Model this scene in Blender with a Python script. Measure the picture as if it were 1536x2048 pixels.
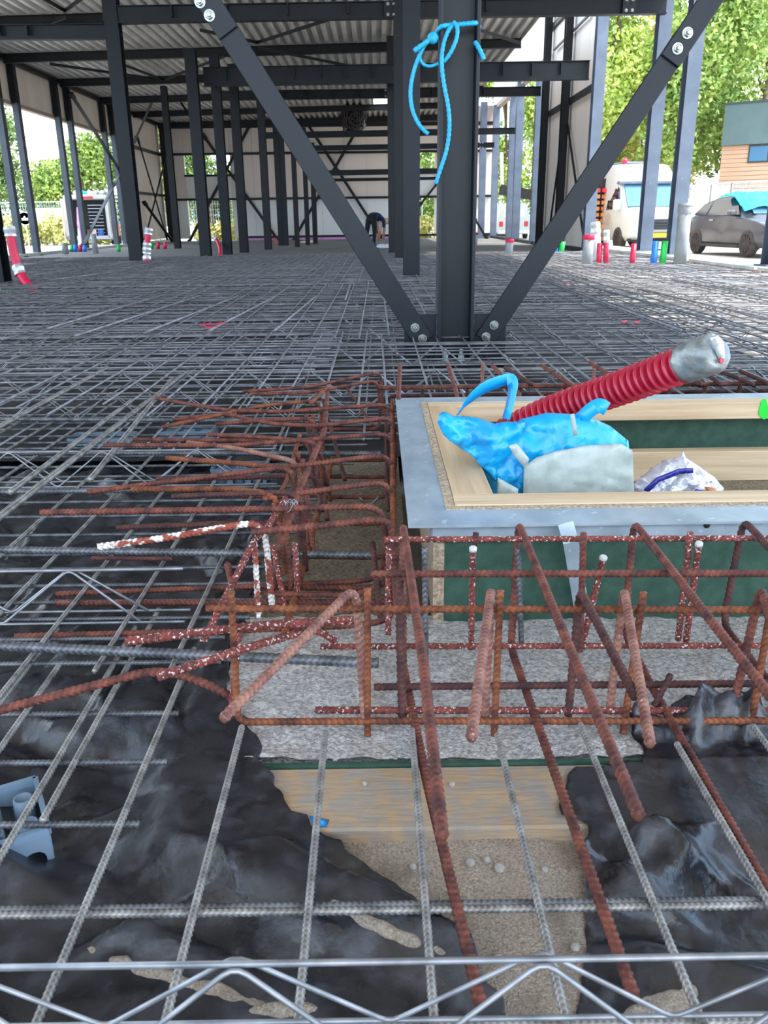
import bpy, math, random
import numpy as np
from mathutils import Matrix, Vector
from mathutils.geometry import delaunay_2d_cdt
for o in list(bpy.data.objects): bpy.data.objects.remove(o)
random.seed(7); RNG = np.random.default_rng(7)
SC = bpy.context.scene; COL = SC.collection
# ------------------------------------------------------------------ camera
F, H = 1665.0, 0.85                       # focal length in pixels of the 1536x2048 frame, eye height over the bottom mesh
_fw = np.array([754-768, 440-1024, F]); _fw /= np.linalg.norm(_fw)
_dn = np.array([828-768, 5781-1024, F]); _dn -= _fw*(_dn@_fw); _dn /= np.linalg.norm(_dn)
_rt = np.cross(_dn, _fw)
RW = np.array([_rt, _fw, -_dn]); EYE = np.array([0, 0, H])
cam = bpy.data.cameras.new('camera'); camo = bpy.data.objects.new('camera', cam); COL.objects.link(camo)
_m = Matrix.Identity(4)
for i in range(3):
    _m[i][0] = RW[i][0]; _m[i][1] = -RW[i][1]; _m[i][2] = -RW[i][2]; _m[i][3] = EYE[i]
camo.matrix_world = _m
cam.sensor_fit = 'VERTICAL'; cam.sensor_height = 24; cam.sensor_width = 18; cam.lens = F/2048*24
cam.clip_start = 0.02; cam.clip_end = 400
cam.dof.use_dof = True; cam.dof.focus_distance = 2.4; cam.dof.aperture_fstop = 7.5
SC.camera = camo
SC.view_settings.view_transform = 'Standard'; SC.view_settings.look = 'None'
SC.view_settings.gamma = 1; SC.view_settings.use_curve_mapping = False
SC.view_settings.exposure = 2.0
ROOF_FRONT = -4.0
# ------------------------------------------------------------------ sky and sun
w = bpy.data.worlds.new('sky'); SC.world = w; w.use_nodes = True
nt = w.node_tree; N = nt.nodes; L = nt.links
bg = N['Background']; bg.inputs['Strength'].default_value = 1.2
tc = N.new('ShaderNodeTexCoord'); no = N.new('ShaderNodeTexNoise')
no.inputs['Scale'].default_value = 3.2; no.inputs['Detail'].default_value = 6; no.inputs['Roughness'].default_value = 0.6
cr = N.new('ShaderNodeValToRGB')
cr.color_ramp.elements[0].position = 0.44; cr.color_ramp.elements[0].color = (0.36, 0.62, 0.95, 1)
cr.color_ramp.elements[1].position = 0.60; cr.color_ramp.elements[1].color = (1.0, 1.0, 1.0, 1)
L.new(tc.outputs['Generated'], no.inputs['Vector']); L.new(no.outputs['Fac'], cr.inputs['Fac']); L.new(cr.outputs['Color'], bg.inputs['Color'])
sun = bpy.data.lights.new('sun', 'SUN'); suno = bpy.data.objects.new('sun', sun); COL.objects.link(suno)
sun.energy = 1.9; sun.angle = math.radians(1.0); sun.color = (1.0, 0.95, 0.86)
_sd = Vector((0.50, -0.21, 0.84)).normalized()      # towards the sun
suno.rotation_euler = _sd.to_track_quat('Z', 'Y').to_euler(); suno.location = (8, -4, 14)
# ------------------------------------------------------------------ where a point of the photograph lies in the place
def _ray(x, y): return RW @ np.array([x-768, y-1024, F])
def PZ(x, y, z=0.0): d = _ray(x, y); return EYE + d*((z-H)/d[2])     # on the level z
def PY(x, y, Y): d = _ray(x, y); return EYE + d*(Y/d[1])             # on the upright plane Y
def PX(x, y, X): d = _ray(x, y); return EYE + d*(X/d[0])             # on the upright plane X
# ------------------------------------------------------------------ materials
def rgb(h):
    h = h.lstrip('#'); v = [int(h[i:i+2], 16)/255 for i in (0, 2, 4)]
    return tuple((c/12.92 if c <= .04045 else ((c+.055)/1.055)**2.4) for c in v) + (1,)
MATS = {}
def M(name, c1, c2=None, ns=8.0, rough=.5, metal=0.0, bump=0.0, bs=60.0, lo=.35, hi=.65, c3=None, s3=30.0, t3=.62, w3=.05, stretch=None, spec=.5, trans=0.0, alpha=1.0, r2=None, detail=5):
    m = bpy.data.materials.new(name); m.use_nodes = True; nt = m.node_tree; N = nt.nodes; L = nt.links
    b = N['Principled BSDF']; b.inputs['Roughness'].default_value = rough; b.inputs['Metallic'].default_value = metal
    b.inputs['Specular IOR Level'].default_value = spec
    if trans: b.inputs['Transmission Weight'].default_value = trans
    if alpha < 1: b.inputs['Alpha'].default_value = alpha
    c1 = rgb(c1); b.inputs['Base Color'].default_value = c1
    tc = N.new('ShaderNodeTexCoord'); mp = N.new('ShaderNodeMapping'); L.new(tc.outputs['Object'], mp.inputs['Vector'])
    if stretch: mp.inputs['Scale'].default_value = stretch
    out = None
    if c2:
        n = N.new('ShaderNodeTexNoise'); n.inputs['Scale'].default_value = ns; n.inputs['Detail'].default_value = detail
        L.new(mp.outputs['Vector'], n.inputs['Vector'])
        r = N.new('ShaderNodeValToRGB'); e = r.color_ramp.elements
        e[0].position = lo; e[0].color = c1; e[1].position = hi; e[1].color = rgb(c2)
        L.new(n.outputs['Fac'], r.inputs['Fac']); out = r.outputs['Color']
        if r2 is not None:
            mr = N.new('ShaderNodeMapRange'); mr.inputs['To Min'].default_value = rough; mr.inputs['To Max'].default_value = r2
            mr.inputs['From Min'].default_value = lo; mr.inputs['From Max'].default_value = hi
            L.new(n.outputs['Fac'], mr.inputs['Value']); L.new(mr.outputs['Result'], b.inputs['Roughness'])
    if c3:
        n = N.new('ShaderNodeTexNoise'); n.inputs['Scale'].default_value = s3; n.inputs['Detail'].default_value = 4
        L.new(tc.outputs['Object'], n.inputs['Vector'])
        r = N.new('ShaderNodeValToRGB'); e = r.color_ramp.elements
        e[0].position = t3; e[0].color = (0, 0, 0, 1); e[1].position = t3+w3; e[1].color = (1, 1, 1, 1)
        L.new(n.outputs['Fac'], r.inputs['Fac'])
        x = N.new('ShaderNodeMix'); x.data_type = 'RGBA'
        L.new(r.outputs['Color'], x.inputs['Factor']); x.inputs['B'].default_value = (0, 0, 0, 1)
        x.inputs[7].default_value = rgb(c3)
        if out: L.new(out, x.inputs[6])
        else: x.inputs[6].default_value = c1
        out = x.outputs[2]
    if name.startswith(('rust', 'mesh_steel', 'mesh_dark')):          # rib relief shading put into the colour: crests brightened, grooves darkened
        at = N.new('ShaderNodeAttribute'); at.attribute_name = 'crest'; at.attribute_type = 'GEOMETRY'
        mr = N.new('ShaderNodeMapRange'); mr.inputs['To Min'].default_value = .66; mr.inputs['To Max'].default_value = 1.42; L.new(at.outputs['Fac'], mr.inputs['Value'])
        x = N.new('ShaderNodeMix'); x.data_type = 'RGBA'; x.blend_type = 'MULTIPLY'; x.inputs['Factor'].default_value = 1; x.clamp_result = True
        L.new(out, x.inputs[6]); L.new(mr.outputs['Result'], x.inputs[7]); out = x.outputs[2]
    if out: L.new(out, b.inputs['Base Color'])
    if bump:
        n = N.new('ShaderNodeTexNoise'); n.inputs['Scale'].default_value = bs; n.inputs['Detail'].default_value = 6
        L.new(mp.outputs['Vector'], n.inputs['Vector'])
        bp = N.new('ShaderNodeBump'); bp.inputs['Strength'].default_value = bump; bp.inputs['Distance'].default_value = .01
        L.new(n.outputs['Fac'], bp.inputs['Height']); L.new(bp.outputs['Normal'], b.inputs['Normal'])
    MATS[name] = m; return m
M('rust', '#45211d', '#7e4332', 28, .74, bump=.3, bs=400, c3='#b8978e', s3=260, t3=.70)
M('rust_dark', '#371d1e', '#5e342c', 28, .76, bump=.3, bs=400, c3='#a58a84', s3=260, t3=.72)
M('rust_orange', '#4f2618', '#8a4c2a', 30, .76, bump=.3, bs=400, c3='#b8967f', s3=240, t3=.70)
M('rust_pink', '#6e423b', '#9c6d5c', 26, .75, bump=.3, bs=400, c3='#cbb5ab', s3=240, t3=.66)
M('rust_splashed', '#5f2a24', '#8a4036', 35, .78, bump=.3, bs=420, c3='#d0c2ba', s3=170, t3=.585)
M('rust_cement', '#7c3a2e', '#9c4c38', 30, .8, bump=.4, bs=300, c3='#dcd5cd', s3=36, t3=.47)
M('mesh_steel', '#6e6a66', '#a09b96', 30, .4, .4, bump=.1, bs=400)
M('mesh_dark', '#4b4c50', '#78787a', 25, .42, .4, bump=.1, bs=400)
M('mesh_grey', '#6c6c70', '#98979a', 9, .45, .3)
M('wire', '#7b7c7f', '#a2a2a5', 20, .35, .5)
M('paint_steel', '#0f151c', '#141c25', 3, .4, .0, bump=.03, bs=120, c3='#5d6870', s3=38, t3=.78, spec=.35)
M('frame_steel', '#0e1115', '#13171b', 2, .45, .0, spec=.35)
M('frame_black', '#0a0b0d', '#0f1113', 2, .5, .0, spec=.35)
M('lit_post', '#3a4048', '#484e57', 2, .5)  # dark post paint with the outside light put into its colour
M('outer_steel', '#566070', '#667181', 2.5, .5, .1, c3='#8e98a3', s3=14, t3=.70)
M('zinc_bolt', '#b9bcb4', '#8f938f', 60, .28, 1.0)
M('black_plastic', '#17181d', '#2b2c32', 16, .22, 0, bump=.12, bs=90, r2=.42, spec=.8, c3='#50505a', s3=24, t3=.50, w3=.35)
M('black_sheet_far', '#111113', '#29282a', 3, .45, 0, bump=.4, bs=9)
M('sand', '#978472', '#d6c4b1', 260, .95, bump=.8, bs=420, lo=.3, hi=.7, c3='#796858', s3=9, t3=.52, w3=.3)
M('pebble', '#8d857e', '#c7bfb6', 30, .9, bump=.3)
M('concrete_rough', '#968e88', '#e0dad4', 120, .95, bump=.9, bs=220, lo=.32, hi=.66, c3='#e2ddd7', s3=34, t3=.58, w3=.1)
M('cement_crust', '#bdb8b2', '#dedad5', 40, .95, bump=1.0, bs=90)
M('concrete_floor', '#6e6a68', '#87827e', 3, .8, bump=.2, bs=20)
M('plank_wood', '#ae8f6d', '#c4a480', 6, .9, bump=.3, bs=70, stretch=(.3, 1.6, 3), c3='#9f9285', s3=30, t3=.36, w3=.24)
M('timber', '#c9ab86', '#e0c6a2', 9, .7, bump=.12, bs=40, stretch=(.25, 5, 5))
M('timber_across', '#bd9d78', '#d6b893', 9, .7, bump=.12, bs=40, stretch=(5, .25, 5))
M('chipboard', '#8f7a63', '#c8b295', 120, .85, bump=.4, bs=160)
M('chipboard_floor', '#62574a', '#93866f', 110, .9, bump=.6, bs=200, c3='#b2a694', s3=70, t3=.66)
M('green_board', '#2c4a3c', '#3a5a4a', 30, .75, bump=.2, bs=200, c3='#557566', s3=200, t3=.70)
M('zinc_sheet', '#9daab4', '#b4c0c8', 14, .38, .25, stretch=(1, .6, 1), c3='#c6d0d6', s3=40, t3=.64)
M('blue_bag', '#0a90d0', '#16aee6', 10, .30, bump=.45, bs=26, spec=.6)
M('white_bag', '#98a29d', '#b2bbb4', 14, .35, bump=.3, bs=22, spec=.5)
M('blue_rope', '#159fcb', '#2fb9dd', 60, .55)
M('red_hose', '#a3122f', '#bd1b3c', 8, .32, spec=.6)
M('duct_tape', '#7b807e', '#a3a7a4', 24, .4, .35, bump=.5, bs=30)
M('clear_foil', '#c9c6cf', '#e6e4ea', 40, .12, .35, bump=.8, bs=40)
M('purple_print', '#2c2a8c', '#4540a5', 30, .25)
M('orange_print', '#b9662a', '#d88a48', 30, .3)
M('green_paint', '#19d63a', None, rough=.6)
M('spacer_plastic', '#71869a', '#8398ab', 6, .5)
M('panel_beige', '#dccbbc', '#e4d6c8', .8, .6, stretch=(1, 1, .2))
M('panel_white', '#e0ddd6', '#e8e6df', .8, .6)
M('panel_trim', '#a48d80', None, rough=.6)
M('deck_steel', '#c3bfba', '#d6d2cc', 2, .38, .25)
M('pink_foam', '#d48cc0', '#e0a0cc', 3, .8)
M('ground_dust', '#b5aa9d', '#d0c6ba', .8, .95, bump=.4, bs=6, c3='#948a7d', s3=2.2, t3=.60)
M('bark', '#57483a', '#7d6b58', 9, .9, bump=.6, bs=20)
M('leaf_a', '#8fa943', '#c6d068', 1.1, .6)
M('leaf_b', '#6b8a3c', '#a3b558', 1.1, .6)
M('leaf_c', '#b0b350', '#dcd27a', 1.1, .6)
M('leaf_d', '#506b34', '#7a9148', 1.1, .6)
M('weed', '#a8a85a', '#d3cd88', 1.6, .7)
M('white_paint', '#bfbfbb', None, rough=.3, spec=.5)
M('silver_paint', '#b9b3a8', '#cfcac0', 2, .3, .3)
M('grey_paint', '#4a4a4f', '#55555a', 2, .25, .45)
M('glass', '#4f7690', None, rough=.08, spec=.5)
M('glass_dark', '#24303a', None, rough=.06, spec=.9)
M('rubber', '#2f2926', '#463b35', 10, .8)
M('rim_black', '#1d1b1c', None, rough=.35, metal=.4)
M('grille', '#17181b', None, rough=.4)
M('chrome', '#b9bcc0', None, rough=.2, metal=1)
M('plate_yellow', '#e0a81c', None, rough=.4)
M('lamp_red', '#c8242e', None, rough=.25)
M('lamp_clear', '#dfe4e6', None, rough=.1, spec=.8)
M('cloth_blue', '#12a8d6', '#25bfe6', 6, .7, bump=.3, bs=12)
M('red_stripe', '#c8262e', None, rough=.4)
M('blue_stripe', '#2c62b0', None, rough=.4)
M('van_inside', '#1f1c1b', '#2c2826', 5, .8)
M('crate_mix', '#8b4a2c', '#c98a52', 9, .8)
M('fascia_green', '#4d5f5c', '#566865', 1, .6)
M('siding_wood', '#b58d70', '#c8a184', 2, .75, stretch=(.3, .3, 6))
M('window_frame', '#2f3836', None, rough=.5)
M('galv', '#b9bec0', '#cfd3d4', 6, .4, .6)
M('pvc_grey', '#868a8c', '#9a9da0', 5, .45)
M('pvc_light', '#c8cbcb', '#d8dada', 5, .45)
M('pvc_red', '#c21f45', '#d42b52', 6, .4)
M('pvc_blue', '#1b6fd0', '#2a82e0', 6, .4)
M('pvc_green', '#18b03e', '#28c552', 6, .4)
M('tape_red', '#dc1f4c', None, rough=.4)
M('tape_silver', '#c2c5c6', '#e2e4e4', 20, .35, .5)
M('form_timber', '#b8753f', '#dba26d', 5, .8, bump=.3, bs=20, c3='#eadfd2', s3=8, t3=.56)
M('form_board', '#b9bdb5', '#d5d8cf', 3, .7)
M('sign_blue', '#1c86d4', None, rough=.4)
M('sign_white', '#eef2f4', None, rough=.4)
M('skin', '#c98e73', None, rough=.6)
M('trousers', '#17181c', '#202127', 20, .9)
M('navy', '#1d2747', '#26325a', 20, .9)
M('shirt_pink', '#d8b7a4', '#e2c6b5', 15, .9)
M('hair', '#3a2a20', None, rough=.8)
M('cable_black', '#1c1819', '#33292a', 30, .6)
M('orange_machine', '#d8602c', None, rough=.5)
M('pink_cloth', '#c77cc9', '#d99ad8', 4, .8)
M('mint_cloth', '#bfe0cf', None, rough=.8)
M('weld', '#4a5560', '#66717b', 90, .5, .3, bump=.8, bs=160)
M('sole_white', '#e3e6ea', None, rough=.7)
M('blue_tape', '#1596dd', None, rough=.4)
# ------------------------------------------------------------------ objects
def tag(o, label=None, cat=None, group=None, kind=None):
    if label: o['label'] = label
    if cat: o['category'] = cat
    if group: o['group'] = group
    if kind: o['kind'] = kind
    return o
def empty(name, loc, label=None, cat=None, group=None, rz=0.0):
    o = bpy.data.objects.new(name, None); COL.objects.link(o); o.location = tuple(map(float, loc)); o.rotation_euler = (0, 0, rz)
    o.empty_display_size = .05
    return tag(o, label, cat, group)
def root_loc(o):
    v = Vector((0, 0, 0))
    while o: v += o.location; o = o.parent
    return v
def fastmesh(name, V, Q, T=None, smooth=True):
    V = np.ascontiguousarray(V, np.float32); Q = np.asarray(Q, np.int32).reshape(-1, 4)
    T = np.zeros((0, 3), np.int32) if T is None else np.asarray(T, np.int32).reshape(-1, 3)
    me = bpy.data.meshes.new(name); me.vertices.add(len(V)); me.vertices.foreach_set('co', V.ravel())
    li = np.concatenate([Q.ravel(), T.ravel()]); me.loops.add(len(li)); me.loops.foreach_set('vertex_index', li)
    tot = np.concatenate([np.full(len(Q), 4), np.full(len(T), 3)]).astype(np.int32)
    st = np.concatenate([[0], np.cumsum(tot)[:-1]]).astype(np.int32)
    me.polygons.add(len(tot)); me.polygons.foreach_set('loop_start', st); me.polygons.foreach_set('loop_total', tot)
    me.polygons.foreach_set('use_smooth', np.full(len(tot), smooth)); me.update(calc_edges=True)
    return me
def put(name, V, Q=None, T=None, mat=None, parent=None, smooth=True, local=False, polys=None, kind=None):
    """one mesh object; world coordinates unless local (then the parent's own space)"""
    V = np.asarray(V, float)
    if local: c = np.zeros(3)
    else:
        c = np.array([(V[:, 0].min()+V[:, 0].max())/2, (V[:, 1].min()+V[:, 1].max())/2, V[:, 2].min()])
    if polys is not None:
        me = bpy.data.meshes.new(name); me.from_pydata((V-c).tolist(), [], polys)
        if smooth: me.polygons.foreach_set('use_smooth', [True]*len(me.polygons))
        me.update()
    else: me = fastmesh(name, V-c, Q, T, smooth)
    o = bpy.data.objects.new(name, me); COL.objects.link(o)
    if mat: me.materials.append(MATS[mat])
    if parent is not None:
        o.parent = parent; o.location = tuple(Vector(c) - root_loc(parent)) if not local else (0, 0, 0)
    else: o.location = tuple(c)
    if kind: o['kind'] = kind
    return o
def smooth_path(P, it=2):
    P = np.asarray(P, float)
    for _ in range(it):
        if len(P) < 3: break
        a = P[:-1]*.75+P[1:]*.25; b = P[:-1]*.25+P[1:]*.75
        Q = np.empty((2*len(a), 3)); Q[0::2] = a; Q[1::2] = b
        Q[0] = P[0]; Q[-1] = P[-1]; P = Q
    return P
def resample(P, step):
    P = np.asarray(P, float); d = np.linalg.norm(np.diff(P, axis=0), axis=1); s = np.concatenate([[0], np.cumsum(d)])
    n = max(2, int(round(s[-1]/step))+1); t = np.linspace(0, s[-1], n)
    return np.stack([np.interp(t, s, P[:, k]) for k in range(3)], 1), t
def sweep(P, r, sides=8, rib=0.0, pitch=.008, twist=.35, cap=True):
    """tube along a path; rib > 0 raises slanted ribs on it"""
    P = np.asarray(P, float); n = len(P)
    s = np.concatenate([[0], np.cumsum(np.linalg.norm(np.diff(P, axis=0), axis=1))])
    t = np.gradient(P, axis=0); t /= np.linalg.norm(t, axis=1)[:, None]+1e-12
    u = np.cross(t[0], [0, 0, 1.]);
    if np.linalg.norm(u) < .1: u = np.cross(t[0], [1., 0, 0])
    u /= np.linalg.norm(u); U = [u]
    for i in range(1, n):
        u = u - t[i]*(u@t[i]); u /= np.linalg.norm(u)+1e-12; U.append(u)
    U = np.array(U); W = np.cross(t, U)
    a = np.arange(sides)*2*math.pi/sides
    R = np.broadcast_to(np.asarray(r, float).reshape(-1, 1), (n, sides)).copy()
    if rib:
        ph = s[:, None]/pitch + twist*np.abs(((a/math.pi) % 1.0)-.5)[None, :]*4
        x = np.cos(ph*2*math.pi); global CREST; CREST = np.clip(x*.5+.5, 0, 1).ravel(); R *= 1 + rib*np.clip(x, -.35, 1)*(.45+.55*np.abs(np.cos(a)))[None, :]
    V = P[:, None, :] + R[:, :, None]*(np.cos(a)[None, :, None]*U[:, None, :] + np.sin(a)[None, :, None]*W[:, None, :])
    V = V.reshape(-1, 3)
    i = np.arange(n-1)[:, None]*sides; j = np.arange(sides)[None, :]; k = (j+1) % sides
    Q = np.stack([i+j, i+k, i+sides+k, i+sides+j], -1).reshape(-1, 4)
    T = None
    if cap:
        V = np.vstack([V, P[0], P[-1]]); c0, c1 = n*sides, n*sides+1; jj = np.arange(sides); kk = (jj+1) % sides
        b = (n-1)*sides
        T = np.vstack([np.stack([np.full(sides, c0), kk, jj], 1), np.stack([np.full(sides, c1), b+jj, b+kk], 1)])
    return V, Q, T
def rebar(name, P, r, mat, parent=None, rib=.10, pitch=.0085, it=2, sides=10):
    P = smooth_path(P, it)
    P, _ = resample(P, pitch/3 if rib else .03)
    V, Q, T = sweep(P, r, sides, rib, pitch)
    return put(name, V, Q, T, mat, parent)
def tube(name, P, r, mat, parent=None, sides=8, it=0, step=None, local=False):
    P = smooth_path(P, it)
    if step: P, _ = resample(P, step)
    V, Q, T = sweep(P, r, sides); return put(name, V, Q, T, mat, parent, local=local)
class MB:
    """collects boxes, prisms and tubes of ONE part"""
    def __init__(s): s.V = []; s.F = []
    def add(s, V, Fs):
        b = len(s.V); s.V += [tuple(map(float, v)) for v in V]; s.F += [tuple(int(i)+b for i in f) for f in Fs]; return s
    def box(s, a, b, bev=0.0):
        x0, x1 = sorted((a[0], b[0])); y0, y1 = sorted((a[1], b[1])); z0, z1 = sorted((a[2], b[2]))
        if bev:
            e = min(bev, (x1-x0)/2.01, (y1-y0)/2.01, (z1-z0)/2.01)
            pts = []
            for z, k in ((z0, e), (z0+e, 0), (z1-e, 0), (z1, e)):
                q = e if k == 0 else 0
                q = e
                pts += [(x0+k+q, y0+k, z), (x1-k-q, y0+k, z), (x1-k, y0+k+q, z), (x1-k, y1-k-q, z), (x1-k-q, y1-k, z), (x0+k+q, y1-k, z), (x0+k, y1-k-q, z), (x0+k, y0+k+q, z)]
            fs = [tuple(range(7, -1, -1)), tuple(range(24, 32))]
            for l in range(3):
                for i in range(8): j = (i+1) % 8; fs.append((l*8+i, l*8+j, l*8+8+j, l*8+8+i))
            return s.add(pts, fs)
        return s.add([(x0, y0, z0), (x1, y0, z0), (x1, y1, z0), (x0, y1, z0), (x0, y0, z1), (x1, y0, z1), (x1, y1, z1), (x0, y1, z1)],
                     [(3, 2, 1, 0), (4, 5, 6, 7), (0, 1, 5, 4), (1, 2, 6, 5), (2, 3, 7, 6), (3, 0, 4, 7)])
    def prism(s, poly, d):
        """polygon (3-D, planar) pushed along d"""
        n = len(poly); P = [np.array(p, float) for p in poly]; d = np.array(d, float)
        V = P+[p+d for p in P]
        return s.add(V, [tuple(range(n-1, -1, -1)), tuple(range(n, 2*n))]+[(i, (i+1) % n, n+(i+1) % n, n+i) for i in range(n)])
    def beam(s, p, q, sec, up=(0, 0, 1)):
        """section polygon [(a,b)] (a sideways, b along up) carried from p to q"""
        p = np.array(p, float); q = np.array(q, float); t = (q-p)/np.linalg.norm(q-p)
        up = np.array(up, float); side = np.cross(t, up); side /= np.linalg.norm(side); up = np.cross(side, t)
        n = len(sec); A = [p+side*a+up*b for a, b in sec]; B = [q+side*a+up*b for a, b in sec]
        return s.add(A+B, [tuple(range(n)), tuple(range(2*n-1, n-1, -1))]+[(i, n+i, n+(i+1) % n, (i+1) % n) for i in range(n)])
    def tube(s, P, r, sides=8, it=0):
        P = smooth_path(P, it); V, Q, T = sweep(P, r, sides); return s.add(V, [tuple(q) for q in Q]+[tuple(t) for t in T])
    def lathe(s, prof, c, axis=(0, 0, 1), n=20):
        """prof [(radius, height)] turned about an axis through c"""
        ax = np.array(axis, float); ax /= np.linalg.norm(ax); u = np.cross(ax, [1, 0, 0.01]); u /= np.linalg.norm(u); v = np.cross(ax, u); c = np.array(c, float)
        V = [c+ax*h+(u*math.cos(2*math.pi*i/n)+v*math.sin(2*math.pi*i/n))*r for r, h in prof for i in range(n)]
        m = len(prof); Fs = [(k*n+i, k*n+(i+1) % n, (k+1)*n+(i+1) % n, (k+1)*n+i) for k in range(m-1) for i in range(n)]
        Fs += [tuple(range(n-1, -1, -1)), tuple(range((m-1)*n, m*n))]
        return s.add(V, Fs)
    def put(s, name, mat, parent=None, smooth=False, local=False, kind=None):
        return put(name, s.V, mat=mat, parent=parent, smooth=smooth, local=local, polys=s.F, kind=kind)
def rect(w, h): return [(-w/2, -h/2), (w/2, -h/2), (w/2, h/2), (-w/2, h/2)]
def hsec(b, h, tw=.012, tf=.016):
    """H section: flanges at the ends of h, web between"""
    x, y, t = b/2, h/2, tw/2
    return [(-x, -y), (x, -y), (x, -y+tf), (t, -y+tf), (t, y-tf), (x, y-tf), (x, y), (-x, y), (-x, y-tf), (-t, y-tf), (-t, -y+tf), (-x, -y+tf)]
def vnoise(x, y, seed=0):
    """smooth value noise on arrays, 0..1"""
    xi = np.floor(x).astype(np.int64); yi = np.floor(y).astype(np.int64); fx = x-xi; fy = y-yi
    fx = fx*fx*(3-2*fx); fy = fy*fy*(3-2*fy)
    def h(a, b):
        n = (a*374761393 + b*668265263 + seed*1442695041) & 0x7fffffff
        n = ((n ^ (n >> 13))*1274126177) & 0x7fffffff
        return ((n ^ (n >> 16)) & 0xffff)/65535.0
    return (h(xi, yi)*(1-fx)+h(xi+1, yi)*fx)*(1-fy) + (h(xi, yi+1)*(1-fx)+h(xi+1, yi+1)*fx)*fy
def ridge(t): return 1-np.abs(2*(t-np.floor(t))-1)
def crease(x, y, seed, sc, k=4):
    """sharp straight folds: triangular waves along several warped directions"""
    rg = np.random.default_rng(seed); z = 0*x
    for i in range(k):
        a = rg.uniform(0, math.pi); f = sc*rg.uniform(.7, 1.6); c = math.cos(a)*x+math.sin(a)*y; l = -math.sin(a)*x+math.cos(a)*y
        z = z+ridge(c*f+.5*vnoise(c*f*.6, l*f*.35, seed+i)+rg.random())**1.6*np.clip(vnoise(c*f*.5+7*i, l*f*.3, seed+20+i)*2.2-.7, 0, 1)/k
    return z
def bolt(p, axis, mat, parent, r=.016, washer=True):
    m = MB()
    if washer: m.lathe([(r*1.35, 0), (r*1.35, .004)], p, axis, 16)
    m.lathe([(r, .004), (r, .016), (r*.86, .019)], p, axis, 6)
    m.lathe([(r*.55, .016), (r*.55, .032), (r*.45, .034)], p, axis, 12)
    return m.put('bolt', mat, parent)
# ================================================================== the setting
def deckz(x): return 5.14 + (x+10)*.016
def grid_surface(name, x0, x1, y0, y1, nx, ny, zf, mat, **k):
    X, Y = np.meshgrid(np.linspace(x0, x1, nx), np.linspace(y0, y1, ny)); Z = zf(X, Y)
    V = np.stack([X, Y, Z], -1).reshape(-1, 3); i = np.arange(ny-1)[:, None]*nx+np.arange(nx-1)[None, :]
    Q = np.stack([i, i+1, i+nx+1, i+nx], -1).reshape(-1, 4)
    return put(name, V, Q, None, mat, **k)
g = grid_surface('ground', -70, 70, -20, 110, 120, 110, lambda x, y: -.14-.04*vnoise(x*.3, y*.3) - .012*np.clip(y-20, 0, 60)*0, 'ground_dust', kind='structure')
tag(g, 'pale dusty ground around the steel hall', 'ground')
f = MB().box((-10.1, 19.6, -.12), (5.35, 42.2, .0)).put('floor', 'concrete_floor', kind='structure'); tag(f, 'dark grey floor slab at the back of the hall', 'floor')
s = grid_surface('foil_bed', -9.9, 5.15, 3.2, 19.6, 160, 180, lambda x, y: -.06+.022*vnoise(x*3, y*3, 3)+.012*vnoise(x*9, y*9, 4), 'black_sheet_far', kind='structure')
tag(s, 'black plastic foil under the far reinforcement mesh', 'plastic foil')
d_ = grid_surface('sunlit_bed', 2.2, 5.12, 5.2, 19.6, 60, 160, lambda x, y: -.036+.012*vnoise(x*4, y*4, 9)-.06*np.clip(1-(x-2.2)/.25+.6*vnoise(x*3, y*2, 10), 0, 1), 'ground_dust', kind='structure'); tag(d_, 'pale bed added to brighten the sunlit mesh on the right', 'ground')  # sun patch put into the colour: pale bed over the black foil
# sand, concrete strip and boards in front of the hatch
def sandz(x, y): return -.106+.024*np.exp(-((x-.06)/.3)**4)+.016*vnoise(x*7, y*7, 5)+.007*vnoise(x*24, y*24, 6)+.003*vnoise(x*70, y*70, 8)
s = grid_surface('sand_bed', -1.9, 1.9, -.6, 1.22, 240, 120, sandz, 'sand', kind='structure'); tag(s, 'grey brown sand under the front mesh', 'sand')
def concz(x, y): return -.046+.010*vnoise(x*22, y*22, 11)*vnoise(x*5, y*5, 13)*1.6+.004*vnoise(x*75, y*75, 12)
Y_JOINT = PZ(768, 1530, -.045)[1]; Y_PLANK = PZ(768, 1657, -.045)[1]
s = grid_surface('concrete_footing', -.325, 1.9, Y_JOINT+.008, 1.79, 320, 90, concz, 'concrete_rough', kind='structure')
tag(s, 'rough splashed concrete strip in front of the hatch box', 'concrete')
MB().box((-.325, Y_JOINT+.006, -.16), (1.9, 1.79, -.056)).put('footing_body', 'concrete_rough', s)
for k in range(60):
    x = random.uniform(-.33, 1.0); y = random.uniform(Y_JOINT+.02, 1.72); r = random.uniform(.003, .009)
    V = [(x+r*random.uniform(.7, 1.2)*math.cos(a), y+r*random.uniform(.7, 1.2)*math.sin(a), -.046) for a in np.linspace(0, 6.28, 7)[:-1]]
    top = (x, y, -.040+r*.7)
    put('cement_crumb', V+[top], mat='cement_crust', parent=s, polys=[(i, (i+1) % 6, 6) for i in range(6)], smooth=False)
b = MB().box((-.34, Y_JOINT-.002, -.1), (1.9, Y_JOINT+.006, -.042)).put('trim_1', 'green_board', kind='structure'); tag(b, 'thin dark green joint strip between concrete and plank', 'joint strip')
pk = MB().box((-.30, Y_PLANK, -.09), (1.3, Y_JOINT-.004, -.046), .004).put('formwork_plank', 'plank_wood'); tag(pk, 'sanded pale wooden plank lying in front of the concrete strip', 'plank')
cf = grid_surface('chipboard_base', -.36, .07, 1.79, 3.3, 60, 160, lambda x, y: -.05+.006*vnoise(x*30, y*30, 21), 'chipboard_floor', kind='structure')
tag(cf, 'brown particle board base under the side cage', 'board')
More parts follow.
